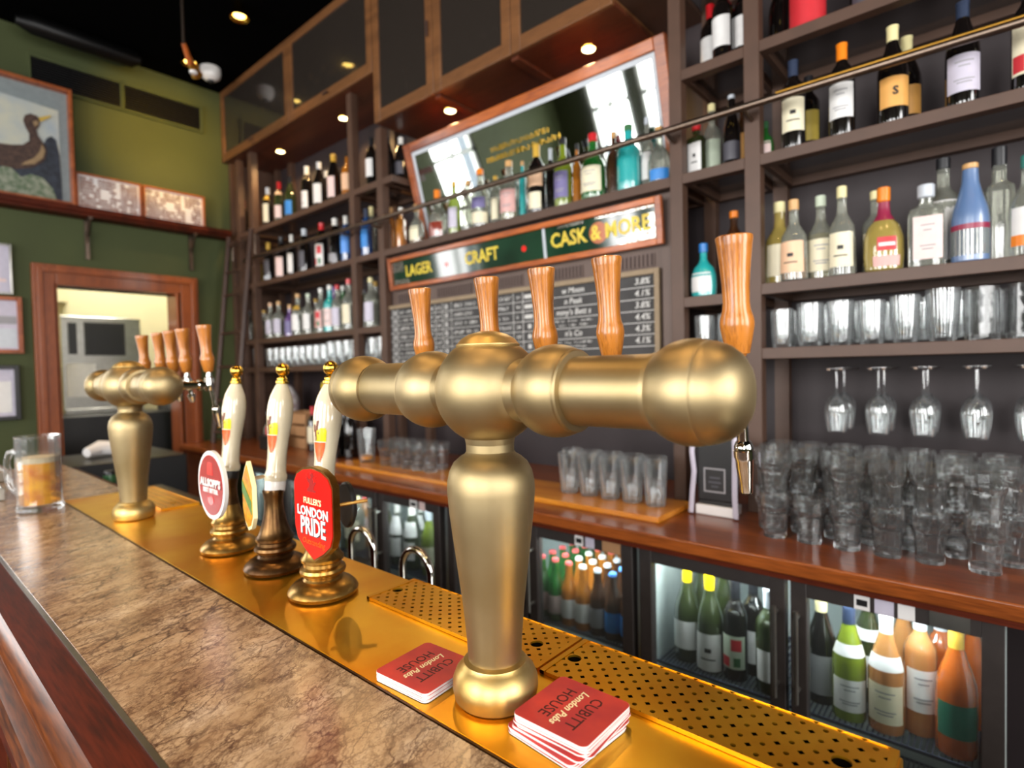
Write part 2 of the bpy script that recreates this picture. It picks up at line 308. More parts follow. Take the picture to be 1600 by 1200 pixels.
# ------------------------------------------------------------------ mesh building
class MB:
    def __init__(s): s.v = []; s.f = []; s.m = []; s.mats = []
    def mi(s, mat):
        if mat not in s.mats: s.mats.append(mat)
        return s.mats.index(mat)
    def add(s, vs, fs, mat, mtx=None):
        n = len(s.v); i = s.mi(mat)
        if mtx is not None: vs = [tuple(mtx @ Vector(v)) for v in vs]
        s.v += [tuple(v) for v in vs]; s.f += [tuple(a + n for a in f) for f in fs]; s.m += [i] * len(fs)
        return s
    def box(s, x0, x1, y0, y1, z0, z1, mat, mtx=None):
        vs = [(x, y, z) for x in (x0, x1) for y in (y0, y1) for z in (z0, z1)]
        return s.add(vs, [(0, 1, 3, 2), (4, 6, 7, 5), (0, 4, 5, 1), (2, 3, 7, 6), (0, 2, 6, 4), (1, 5, 7, 3)], mat, mtx)
    def lathe(s, prof, mat, mtx=None, seg=32, sq=0, sx=1, sy=1, close=True):
        vs = []; fs = []; n = len(prof)
        def ring(r, z):
            out = []
            for k in range(seg):
                a = 2 * math.pi * k / seg; c, d = math.cos(a), math.sin(a); q = r
                if sq: q = r / (abs(c) ** sq + abs(d) ** sq) ** (1 / sq)
                out.append((q * c * sx, q * d * sy, z))
            return out
        idx = []
        for r, z in prof:
            if r < 1e-6: idx.append([len(vs)]); vs.append((0, 0, z))
            else: idx.append(list(range(len(vs), len(vs) + seg))); vs += ring(r, z)
        for a, b in zip(idx, idx[1:]):
            for k in range(seg):
                k2 = (k + 1) % seg
                if len(a) == 1 and len(b) == 1: continue
                if len(a) == 1: fs.append((a[0], b[k], b[k2])[::-1])
                elif len(b) == 1: fs.append((a[k], a[k2], b[0]))
                else: fs.append((a[k], a[k2], b[k2], b[k]))
        return s.add(vs, fs, mat, mtx)
    def arc(s, prof, a0, a1, mat, mtx=None, seg=10, off=.0006, sq=0, sx=1, sy=1):
        """curved patch on a lathe surface: prof [(r,z)], angles in degrees"""
        vs = []; fs = []
        for r, z in prof:
            for k in range(seg + 1):
                a = R(a0 + (a1 - a0) * k / seg); c, d = math.cos(a), math.sin(a); q = r + off
                if sq: q = r / (abs(c) ** sq + abs(d) ** sq) ** (1 / sq) + off
                vs.append((q * c * sx, q * d * sy, z))
        for j in range(len(prof) - 1):
            for k in range(seg):
                b = j * (seg + 1) + k; fs.append((b, b + 1, b + seg + 2, b + seg + 1))
        return s.add(vs, fs, mat, mtx)
    def tube(s, pts, r, mat, seg=10, mtx=None, closed=False):
        pts = [Vector(p) for p in pts]; vs = []; fs = []; n = len(pts); rr = r if isinstance(r, (list, tuple)) else [r] * n
        nrm = None
        for i, p in enumerate(pts):
            t = (pts[min(i + 1, n - 1)] - pts[max(i - 1, 0)]).normalized()
            if nrm is None: nrm = t.orthogonal().normalized()
            else: nrm = (nrm - t * nrm.dot(t)).normalized()
            b = t.cross(nrm)
            for k in range(seg):
                a = 2 * math.pi * k / seg; vs.append(tuple(p + (nrm * math.cos(a) + b * math.sin(a)) * rr[i]))
        for i in range(n - 1):
            for k in range(seg):
                k2 = (k + 1) % seg; fs.append((i * seg + k, i * seg + k2, (i + 1) * seg + k2, (i + 1) * seg + k))
        fs.append(tuple(range(seg))[::-1]); fs.append(tuple((n - 1) * seg + k for k in range(seg)))
        return s.add(vs, fs, mat, mtx)
    def prism(s, pts, z0, z1, mat, mtx=None, side=None):
        n = len(pts); vs = [(x, y, z0) for x, y in pts] + [(x, y, z1) for x, y in pts]
        s.add(vs, [tuple(range(n))[::-1], tuple(range(n, 2 * n))], mat, mtx)
        return s.add(vs, [(k, (k + 1) % n, n + (k + 1) % n, n + k) for k in range(n)], side or mat, mtx)
    def text(s, txt, size, mat, mtx, extrude=.0004, bold=0, shear=0, xs=1, space=1, res=2):
        c = bpy.data.curves.new('t', 'FONT'); c.body = txt; c.size = size; c.extrude = extrude; c.offset = bold; c.shear = shear
        c.align_x = 'CENTER'; c.align_y = 'CENTER'; c.resolution_u = res; c.space_character = space
        o = bpy.data.objects.new('t', c); me = o.to_mesh()
        vs = [(v.co.x * xs, v.co.y, v.co.z) for v in me.vertices]; fs = [tuple(p.vertices) for p in me.polygons]
        s.add(vs, fs, mat, mtx); o.to_mesh_clear(); bpy.data.objects.remove(o); bpy.data.curves.remove(c)
        return s
    def mesh(s, name, smooth=True, ang=32):
        me = bpy.data.meshes.new(name); me.from_pydata(s.v, [], s.f)
        for mt in s.mats: me.materials.append(M[mt] if isinstance(mt, str) else mt)
        me.polygons.foreach_set('material_index', s.m)
        me.update()
        if smooth: me.shade_smooth(); me.set_sharp_from_angle(angle=R(ang))
        return me
    def build(s, name, parent=None, bevel=0, loc=None, smooth=True, ang=32):
        o = bpy.data.objects.new(name, s.mesh(name, smooth, ang)); COL.objects.link(o)
        if loc: o.location = loc
        if parent: o.parent = parent
        if bevel:
            b = o.modifiers.new('bevel', 'BEVEL'); b.width = bevel; b.segments = 2; b.limit_method = 'ANGLE'; b.angle_limit = R(40)
        return o
def tag(o, label=None, cat=None, group=None, kind=None):
    if label: o['label'] = label
    if cat: o['category'] = cat
    if group: o['group'] = group
    if kind: o['kind'] = kind
    return o
def thing(name, label, cat, loc=(0, 0, 0), rz=0, group=None, rot=None):
    o = bpy.data.objects.new(name, None); COL.objects.link(o); o.location = loc
    o.rotation_euler = rot or (0, 0, rz); o.empty_display_size = .05
    return tag(o, label, cat, group)
def copy_tree(o, loc, rz=None, label=None, group=None, parent=None, keep=False):
    c = o.copy(); COL.objects.link(c)
    if parent is not None: c.parent = parent
    if not keep:
        c.location = loc
        if rz is not None: c.rotation_euler = (0, 0, rz)
        if label: c['label'] = label
        if group: c['group'] = group
    for ch in list(o.children): copy_tree(ch, None, parent=c, keep=True)
    return c
def ray(px, py): return RX * ((px - 800) / F) + RU * ((600 - py) / F) + RF
def atX(px, py, X): r = ray(px, py); return r * (X / r.x)
ORD = ['leftmost', 'second', 'third', 'fourth', 'fifth', 'sixth', 'seventh', 'eighth', 'ninth', 'tenth', 'eleventh', 'twelfth', 'thirteenth', 'fourteenth', 'fifteenth', 'sixteenth', 'seventeenth', 'eighteenth', 'nineteenth', 'twentieth']
T = Matrix.Translation
def Rot(a, ax): return Matrix.Rotation(R(a), 4, ax)
# frame for flat things facing the customers (-X): local x runs towards -Y, local y is up, local z faces -X
FACE = Matrix(((0, 0, -1, 0), (-1, 0, 0, 0), (0, 1, 0, 0), (0, 0, 0, 1)))

# ------------------------------------------------------------------ room shell
WL = 4.85; XB = 2.46; ZC = 2.31 + H
def struct(name, mb, bevel=0): return tag(mb.build(name, bevel=bevel, smooth=False), kind='structure')
struct('floor', MB().box(-3.1, XB + .1, -3.1, 7, -.05, 0, 'floor'))
struct('ceiling', MB().box(-3.1, XB + .1, -3.1, 7, ZC, ZC + .1, 'black'))
struct('wall_back', MB().box(XB, XB + .1, -3.1, 7, 0, ZC, 'auberg'))
DX0, DX1, DZ = .868, 1.61, .63 + H
wl = MB(); y0, y1 = WL, WL + .14
wa, wb, za, zb = -1.08, -.28, 1.3, 3.3
wl.box(-3.1, wa, y0, y1, 0, ZC, 'green').box(wa, wb, y0, y1, 0, za, 'green').box(wa, wb, y0, y1, zb, ZC, 'green').box(wb, DX0, y0, y1, 0, ZC, 'green')
wl.box(DX0, DX1, y0, y1, DZ, ZC, 'green').box(DX1, XB, y0, y1, 0, ZC, 'green')
struct('wall_left', wl)
wf = MB(); ys = [-3.1]
for x, y, z, wd, hh in sorted(WINS, key=lambda t: t[1]):
    wf.box(-3.1, -3, ys[-1], y - wd / 2, 0, ZC, 'green'); wf.box(-3.1, -3, y - wd / 2, y + wd / 2, 0, z - hh / 2, 'green').box(-3.1, -3, y - wd / 2, y + wd / 2, z + hh / 2, ZC, 'green'); ys.append(y + wd / 2)
wf.box(-3.1, -3, ys[-1], WL, 0, ZC, 'green'); struct('wall_front', wf)
wr = MB(); xs = -3.0
for cx in (-1.6, .6):
    wr.box(xs, cx - .7, -3.1, -3, 0, ZC, 'green').box(cx - .7, cx + .7, -3.1, -3, 0, 1.1, 'green').box(cx - .7, cx + .7, -3.1, -3, 3.3, ZC, 'green'); xs = cx + .7
wr.box(xs, XB, -3.1, -3, 0, ZC, 'green'); struct('wall_right', wr)
def window(n, mtx, wd, hh):
    b = MB(); t = .05
    for a in (-wd / 2, wd / 2 - t): b.box(a, a + t, -.03, .03, -hh / 2, hh / 2, 'winframe', mtx)
    for a in (-hh / 2, hh / 2 - t, hh * .18): b.box(-wd / 2, wd / 2, -.03, .03, a, a + t, 'winframe', mtx)
    b.box(-.02, .02, -.02, .02, -hh / 2, hh / 2, 'winframe', mtx)
    struct('window_%d' % n, b)
n = 1
for x, y, z, wd, hh in WINS: window(n, T((-3.05, y, z)) @ Rot(90, 'Z'), wd, hh); n += 1
window(n, T(((wa + wb) / 2, WL + .07, (za + zb) / 2)), wb - wa, zb - za); n += 1
for cx in (-1.6, .6): window(n, T((cx, -3.05, 2.2)), 1.4, 2.2); n += 1
# door opening with wide timber architrave and lining
d = MB()
def frame_rect(b, x0, x1, z0, z1, t, ya, yb, mat, bottom=True):
    b.box(x0, x0 + t, ya, yb, z0, z1, mat).box(x1 - t, x1, ya, yb, z0, z1, mat).box(x0 + t, x1 - t, ya, yb, z1 - t, z1, mat)
    if bottom: b.box(x0 + t, x1 - t, ya, yb, z0, z0 + t, mat)
frame_rect(d, .752, 1.765, 0, .766 + H, .125, 4.80, WL, 'doorw', False)
frame_rect(d, .775, 1.742, 0, .742 + H, .03, 4.785, 4.80, 'doorw', False)
frame_rect(d, .862, 1.625, 0, .65 + H, .02, 4.80, 5.0, 'doorw', False)
struct('trim_1', d, .004)
# pantry beyond
p = MB().box(.3, XB, 6.2, 6.3, 0, ZC, 'cream').box(.3, .4, WL + .14, 6.2, 0, ZC, 'cream').box(XB - .02, XB, WL + .14, 6.2, 0, ZC, 'cream'); struct('wall_pantry', p)
b = MB().box(.9, 1.2, 6.12, 6.2, .66 + H, .95 + H, 'cream'); struct('trim_2', b)

# ------------------------------------------------------------------ pantry contents seen through the door
t = thing('ice_machine', 'stainless steel machine with dark louvred panel seen through the doorway', 'appliance', (0, 0, 0))
MB().box(1.08, 1.66, 5.85, 6.10, 0, .52 + H, 'steel').build('body', t, .01)
MB().box(1.09, 1.65, 5.82, 5.85, -.30 + H, -.26 + H, 'steel').build('ledge', t, .004)
b = MB().box(1.24, 1.53, 5.83, 5.85, .19 + H, .47 + H, 'grille')
for k in range(14): b.box(1.25, 1.52, 5.82, 5.835, .2 + k * .019 + H, .208 + k * .019 + H, 'blackp')
b.build('louvred_panel', t)
MB().box(1.13, 1.185, 5.82, 5.85, .2 + H, .46 + H, 'blackp').build('control_panel', t)
tag(MB().box(1.11, 1.31, 5.838, 5.848, -.16 + H, .12 + H, 'white').build('notice_sheet'), 'white paper notice taped to the steel machine in the doorway', 'paper')
t = thing('base_cabinet', 'black low cabinet standing in front of the steel machine behind the doorway', 'cabinet', (0, 0, 0))
MB().box(.95, 1.7, 5.25, 5.8, 0, -.29 + H, 'blackp').build('body', t, .01)
MB().box(1.34, 1.345, 5.24, 5.25, .1, -.33 + H, 'grille').build('door_gap', t)
b = MB().box(1.72, 1.96, 5.3, 5.7, 0, .1 + H, 'blackp')
tag(b.build('tall_cabinet', bevel=.01), 'tall black cabinet at the right edge of the doorway', 'cabinet')
b = MB().tube([(.92, 4.4, -.478 + H), (1.0, 4.45, -.462 + H), (1.1, 4.42, -.47 + H), (1.2, 4.5, -.478 + H)], [.03, .05, .045, .03], 'white')
tag(b.build('crumpled_cloth'), 'crumpled pale cloth on the dark shelf behind the bar end', 'cloth')
t = thing('service_cabinet', 'low black service cabinet standing behind the far bar end', 'cabinet', (0, 0, 0))
MB().box(.66, 1.40, 4.1, 4.75, .08, -.52 + H, 'blackp').build('body', t, .005)
MB().box(.68, 1.38, 4.12, 4.73, 0, .08, 'blackp').build('plinth', t)
t = thing('back_shelf', 'low black shelf unit against the inner side of the far bar', 'shelf', (0, 0, 0))
MB().box(.70, 1.0, 2.5, 3.3, .08, -.56 + H, 'blackp').build('body', t, .005)
MB().box(  .72, .98, 2.52, 3.28, 0, .08, 'blackp').build('plinth', t)
def can(loc, r, h, c1, c2, name, label, cat):
    t = thing(name, label, cat, (loc[0], loc[1], loc[2] + H))
    MB().lathe([(0, 0), (r * .85, 0), (r, .006), (r, h * .9), (r * .8, h), (0, h)], c1, seg=20).build('body', t)
    MB().lathe([(r + .0005, h * .55), (r + .001, h * .56), (r + .001, h * .85), (r + .0005, h * .86)], c2, seg=20).build('band', t)
can((.78, 2.86, -.56), .033, .14, 'red_c', 'purple_c', 'drinks_can', 'red drinks can with a blue top band behind the far bar', 'can')
can((.73, 3.1, -.56), .024, .13, 'black_c', 'green_c', 'small_bottle', 'small black container with green band behind the far bar', 'bottle')
can((.8, 3.0, -.56), .03, .09, 'white_l', 'black_c', 'small_tub', 'white tub with black band behind the far bar', 'tub')

# ------------------------------------------------------------------ green wall: ledge, vents, pictures
t = thing('picture_ledge', 'long dark wooden ledge carrying pictures above the doorway', 'shelf')
MB().box(-.1, 2.0, 4.70, WL, 1.125 + H, 1.165 + H, 'mahogd').build('board', t, .003)
MB().box(-.1, 2.0, 4.72, WL, 1.105 + H, 1.125 + H, 'mahogd').build('rail', t)
for x in (1.065, 1.735):
    b = MB().box(x - .012, x + .012, WL - .025, WL, .83 + H, 1.105 + H, 'rail').box(x - .012, x + .012, 4.72, WL, 1.09 + H, 1.105 + H, 'rail')
    b.tube([(x, 4.74, 1.09 + H), (x, 4.77, 1.03 + H), (x, 4.82, .98 + H), (x, 4.84, .9 + H)], .007, 'rail', 6); b.build('bracket', t)
for i, (x0, x1) in enumerate(((.80, 1.30), (1.325, 1.84))):
    t = thing('air_vent', ['black louvred air vent on the left, partly behind the bird painting', 'black louvred air vent on the right, nearest the ceiling corner'][i], 'vent', group='air vents high on the green wall')
    MB().box(x0, x1, WL - .006, WL, 1.955 + H, 2.13 + H, 'black').build('backing', t)
    b = MB()
    for k in range(11): b.box(x0, x1, WL - .022, WL - .006, 1.96 + k * .016 + H, 1.965 + k * .016 + H, 'blackp')
    b.build('slats', t)
    b = MB(); frame_rect(b, x0 - .018, x1 + .018, 1.937 + H, 2.148 + H, .018, WL - .028, WL, 'green'); b.build('surround', t, .003)
t = thing('bird_painting', 'framed painting of a brown water bird on rocks resting on ledge', 'picture')
b = MB(); frame_rect(b, .14, .995, 1.168 + H, 1.945 + H, .02, 4.74, 4.83, 'framew'); b.build('frame', t, .003)
b = MB().box(.16, .975, 4.80, 4.82, 1.185 + H, 1.925 + H, 'mat'); b.build('mount', t)
FY = Matrix(((1, 0, 0, 0), (0, 0, -1, 0), (0, 1, 0, 0), (0, 0, 0, 1)))   # local x=X, y=Z, z=-Y
def flat(b, pts, mat, y): b.prism([(px, pz + H) for px, pz in pts], 0, .0015, mat, T((0, y, 0)) @ FY)
b = MB(); flat(b, [(.2, 1.20), (.928, 1.20), (.928, 1.80), (.2, 1.86)], 'skyp', 4.799)
flat(b, [(.2, 1.20), (.93, 1.20), (.925, 1.5), (.91, 1.60), (.885, 1.62), (.86, 1.60), (.84, 1.55), (.80, 1.5), (.7, 1.44), (.62, 1.46), (.6, 1.6), (.55, 1.56), (.45, 1.5), (.2, 1.5)], 'slate', 4.797)
flat(b, [(.2, 1.20), (.9, 1.20), (.88, 1.27), (.83, 1.33), (.77, 1.34), (.72, 1.31), (.66, 1.37), (.58, 1.33), (.5, 1.38), (.2, 1.36)], 'rocks', 4.795); b.build('canvas', t)
b = MB(); flat(b, [(.42, 1.42), (.56, 1.36), (.70, 1.355), (.78, 1.385), (.84, 1.44), (.858, 1.50), (.848, 1.55), (.815, 1.60), (.808, 1.635), (.825, 1.67), (.83, 1.705), (.812, 1.73), (.78, 1.735), (.752, 1.715), (.742, 1.68), (.752, 1.64), (.77, 1.60), (.768, 1.555), (.735, 1.52), (.68, 1.505), (.55, 1.49), (.42, 1.46)], 'duck', 4.793)
flat(b, [(.72, 1.385), (.79, 1.41), (.835, 1.46), (.848, 1.515), (.832, 1.55), (.82, 1.50), (.79, 1.45), (.74, 1.41)], 'duckl', 4.791)
flat(b, [(.822, 1.722), (.85, 1.738), (.888, 1.758), (.884, 1.745), (.862, 1.722), (.828, 1.695)], 'beak', 4.791)
flat(b, [(.79, 1.685), (.815, 1.70), (.82, 1.675), (.80, 1.655)], 'duckl', 4.791)
b.build('painted_bird', t)
for i, (x0, x1) in enumerate(((1.0, 1.392), (1.402, 1.825))):
    t = thing('specimen_case', ['shallow framed case of small brown specimens beside the bird painting', 'shallow framed case of small brown specimens at the right ledge end'][i], 'picture', group='specimen cases on the ledge')
    b = MB(); frame_rect(b, x0, x1, 1.168 + H, 1.41 + H, .012, 4.76, 4.80, 'framew'); b.build('frame', t, .002)
    MB().box(x0 + .012, x1 - .012, 4.785, 4.795, 1.18 + H, 1.398 + H, 'white').build('backing', t)
    b = MB(); rnd = random.Random(i + 3)
    for u in range(26):
        for v in range(9):
            cx = x0 + .03 + u * (x1 - x0 - .06) / 25; cz = 1.198 + v * .0225
            hole = (8 < u < 13 and 2 < v < 6) or (15 < u < 18 and v > 3) or (17 < u < 21 and v < 5 and i) or (5 < u < 8 and v > 6)
            if hole or rnd.random() < .12: continue
            h2 = .007 * rnd.uniform(.7, 1.2); w2 = .006
            b.box(cx - w2, cx + w2, 4.781, 4.784, cz - h2 + H, cz + h2 + H, 'specimen')
    tag(b.build('specimens', t), kind='stuff')
def pic(x0, x1, z0, z1, fm, tf, label, inner):
    t = thing('framed_print', label, 'picture')
    b = MB(); frame_rect(b, x0, x1, z0 + H, z1 + H, tf, WL - .03, WL, fm); b.build('frame', t, .003)
    b = MB().box(x0 + tf, x1 - tf, WL - .012, WL - .004, z0 + tf + H, z1 - tf + H, 'lilac')
    for (u0, u1, v0, v1, mm) in inner: b.box(x0 + u0, x0 + u1, WL - .0135, WL - .0122, z0 + v0 + H, z0 + v1 + H, mm)
    b.build('print', t)
pic(.38, .66, .548, .872, 'steel', .012, 'pale lilac print in a thin frame, topmost at left of doorway', [(.03, .1, .1, .2, 'violet_l'), (.2, .25, .08, .1, 'pink_l')])
pic(.36, .70, .168, .535, 'framew', .026, 'brown framed landscape print, middle one left of doorway', [(.03, .31, .04, .16, 'silver_c'), (.03, .31, .19, .24, 'grey_l')])
pic(.36, .672, -.262, .092, 'blackp', .026, 'black framed white document, lowest one left of doorway', [(.2, .27, .05, .25, 'white_l')])

# ------------------------------------------------------------------ ceiling fittings
for i, (x, y) in enumerate(CEIL[:2]):
    t = thing('ceiling_lamp', ['small yellow ceiling spotlight nearest the camera at top edge', 'small yellow ceiling spotlight beside the hanging rod'][i], 'lamp', (x, y, ZC - .09), group='yellow ceiling spotlights')
    MB().lathe([(.028, .09), (.032, .05), (.05, .012), (.056, 0), (.05, .004), (.03, .03)], 'gold', seg=24).build('housing', t)
    MB().lathe([(0, .012), (.034, .014), (.034, .02), (0, .02)], 'lampy', seg=20).build('bulb', t)
for x, y in CEIL[2:]:  # unseen fittings added to go with the extra spotlights
    t = thing('ceiling_lamp', 'small unseen ceiling spotlight added to light the bar from the customer side', 'lamp', (x, y, ZC - .09), group='added ceiling spotlights above the customers')
    MB().lathe([(.028, .09), (.032, .05), (.05, .012), (.056, 0), (.05, .004), (.03, .03)], 'gold', seg=24).build('housing', t)
    MB().lathe([(0, .012), (.034, .014), (.034, .02), (0, .02)], 'lampy', seg=20).build('bulb', t)
t = thing('dome_camera', 'white dome security camera on the black ceiling near the corner', 'camera', (1.80, 4.50, ZC - .09))
MB().lathe([(0, .09), (.07, .09), (.072, .05), (.062, .02), (.04, .002), (0, -.006)], 'whitee', seg=28).build('housing', t)
MB().lathe([(0, -.022), (.012, -.02), (.022, -.008), (.026, .006)], 'blackp', seg=20).build('lens', t)
t = thing('pendant_spotlight', 'small copper spotlight hanging on a thin rod from the ceiling', 'lamp', (1.23, 3.42, 0))
MB().tube([(0, 0, ZC), (0, 0, 1.83 + H)], .008, 'rail', 8).build('rod', t)
MB().tube([(0, 0, 1.84 + H), (.05, .045, 1.76 + H)], [.012, .018], 'mirw', 10).build('arm', t)
MB().tube([(.04, .035, 1.78 + H), (.1, .09, 1.73 + H)], [.016, .032], 'railg', 16).build('lamp_head', t)
MB().lathe([(0, 0), (.02, .002), (.022, .012)], 'whitee', T((.065, .05, 1.715 + H)), 12).build('connector', t)
M['duct'] = pr('black_duct_metal', (5, 5, 5), .4, spec=.3)
b = MB().tube([(.70, 4.62, 2.235 + H), (.78, 4.62, 2.235 + H), (1.32, 4.62, 2.235 + H), (1.36, 4.62, 2.25 + H)], [.03, .06, .06, .04], 'duct', 16)
tag(b.build('ceiling_duct'), 'glossy black duct running below the ceiling along the green wall', 'duct')

# ------------------------------------------------------------------ bar counter
BAR = -.41 + H
t = thing('bar_counter', 'long bar counter topped with brown veined marble and a brass inset', 'bar counter', (0, 0, 0))
XM, XS, XE = .196, .423, .690
MB().box(XM, XS, -.9, 4.0, BAR - .03, BAR, 'marble').box(XS, .612, 2.375, 3.42, BAR - .03, BAR, 'marble').box(-.9, XM, 2.42, 3.42, BAR - .03, BAR, 'marble').build('marble_top', t, .002)
MB().box(XM - .006, XM, -.9, 2.42, BAR - .032, BAR + .0004, 'steel').build('marble_edging', t)
MB().box(XS + .0005, XS + .0035, .075, 2.375, BAR - .01, BAR + .0005, 'pumpb').build('seam_strip', t)
MB().box(XS + .004, XE, .075, 2.375, BAR - .03, BAR - .0005, 'brass').build('brass_top', t, .002)
MB().box(XS + .0, XE, -.9, .07, BAR - .34, BAR - .3, 'steel').build('lowered_end_shelf', t)
prof = [(.19, BAR - .002), (.172, BAR - .003), (.146, BAR - .005), (.146, BAR - .046), (.19, BAR - .05)]
prof2 = [(.1458, BAR - .005), (.138, BAR - .009), (.131, BAR - .017), (.128, BAR - .026), (.130, BAR - .037), (.138, BAR - .045), (.1458, BAR - .046)]
def extrude_y(b, pr_, ya, yb, mat):
    nn = len(pr_); vs = [(x, ya, z) for x, z in pr_] + [(x, yb, z) for x, z in pr_]
    b.add(vs, [(k, (k + 1) % nn, nn + (k + 1) % nn, nn + k) for k in range(nn)] + [tuple(range(nn))[::-1], tuple(range(nn, 2 * nn))], mat)
    return b
extrude_y(MB(), prof, -.9, 2.42, 'mahogd').build('edge_board', t)
extrude_y(MB(), prof2, -.9, 2.42, 'oakedge').build('bullnose_edge', t)
extrude_y(MB(), [(.19, BAR - .051), (.138, BAR - .051), (.116, BAR - .056), (.108, BAR - .066), (.112, BAR - .078), (.13, BAR - .086), (.19, BAR - .09)], -.9, 2.42, 'oakedge').build('oak_moulding', t)
extrude_y(MB(), [(.19, BAR - .091), (.150, BAR - .091), (.142, BAR - .12), (.128, BAR - .136), (.122, BAR - .15), (.130, BAR - .166), (.16, BAR - .178), (.19, BAR - .18)], -.9, 2.42, 'mahogd').build('lower_moulding', t)
MB().box(.17, .2, -.9, 2.42, .1, BAR - .18, 'mahogd').build('front_panel', t)
b = MB()
for k in range(6):
    ya = -.8 + k * .55
    for q in range(3):
        g = q * .022
        for bx in ((ya + g, ya + .012 + g, .2 + g, BAR - .25 - g), (ya + .45 - g - .012, ya + .45 - g, .2 + g, BAR - .25 - g)): b.box(.158, .17, bx[0], bx[1], bx[2], bx[3], 'oakedge')
        for bz in ((.2 + g, .212 + g), (BAR - .262 - g, BAR - .25 - g)): b.box(.158, .17, ya + g, ya + .45 - g, bz[0], bz[1], 'oakedge')
b.build('panel_moulding', t)
MB().box(.2, .6, -.9, 3.4, .0, BAR - .34, 'mahogd').box(.2, .415, -.9, 3.4, BAR - .34, BAR - .03, 'mahogd').box(.415, .67, .08, 3.4, BAR - .34, BAR - .03, 'mahogd').build('carcass', t)
MB().box(-.88, .17, 2.5, 3.36, 0, BAR - .03, 'mahogd').build('return_carcass', t)

def drip_tray(ya, yb, bigs, label):
    t = thing('drip_tray', label, 'drip tray', ((.583 + .691) / 2, (ya + yb) / 2, BAR), group='perforated brass drip trays')
    x0, x1 = .583 - .637, .691 - .637; L = (yb - ya) / 2
    nx, ny = 5, int(round((yb - ya - .02) / .0228)); cw = .0217; cl = (yb - ya - .016) / ny
    b = MB(); z = .004
    for i in range(nx):
        for j in range(ny):
            cx = (i - 2) * cw; cy = -L + .008 + (j + .5) * cl
            big = i == 2 and j in bigs; r = .0098 if big else .0031; ns = 16
            vs = []; 
            for k in range(ns):
                a = 2 * math.pi * (k + .5) / ns; c, d_ = math.cos(a), math.sin(a); q = 1 / max(abs(c), abs(d_))
                vs.append((cx + c * q * cw / 2, cy + d_ * q * cl / 2, z))
            for zz in (z, z - .003):
                for k in range(ns):
                    a = 2 * math.pi * (k + .5) / ns; vs.append((cx + r * math.cos(a), cy + r * math.sin(a), zz))
            fs = [(k, (k + 1) % ns, ns + (k + 1) % ns, ns + k) for k in range(ns)] + [(ns + k, ns + (k + 1) % ns, 2 * ns + (k + 1) % ns, 2 * ns + k) for k in range(ns)]
            b.add(vs, fs, 'brassd')
    b.build('perforated_plate', t, ang=60)
    MB().box(x0 + .002, x1 - .002, -L + .002, L - .002, .0002, .0008, 'black').build('hole_shade_sheet', t)  # matt black sheet standing in for the shade inside the holes
    e = MB()
    X5 = cw * 2.5
    e.box(x0, -X5, -L, L, 0, .0052, 'brassd').box(X5, x1, -L, L, 0, .0052, 'brassd').box(-X5, X5, -L, -L + .008, 0, .0052, 'brassd').box(-X5, X5, L - .008, L, 0, .0052, 'brassd')
    e.build('rim', t, .0008)
drip_tray(.078, .468, (1, 15), 'perforated brass drip tray nearest the camera, reaching the bar end')
drip_tray(.472, .864, (1, 15), 'perforated brass drip tray behind the large bronze font')
drip_tray(1.93, 2.365, (2, 15), 'perforated brass drip tray behind the far bronze font')

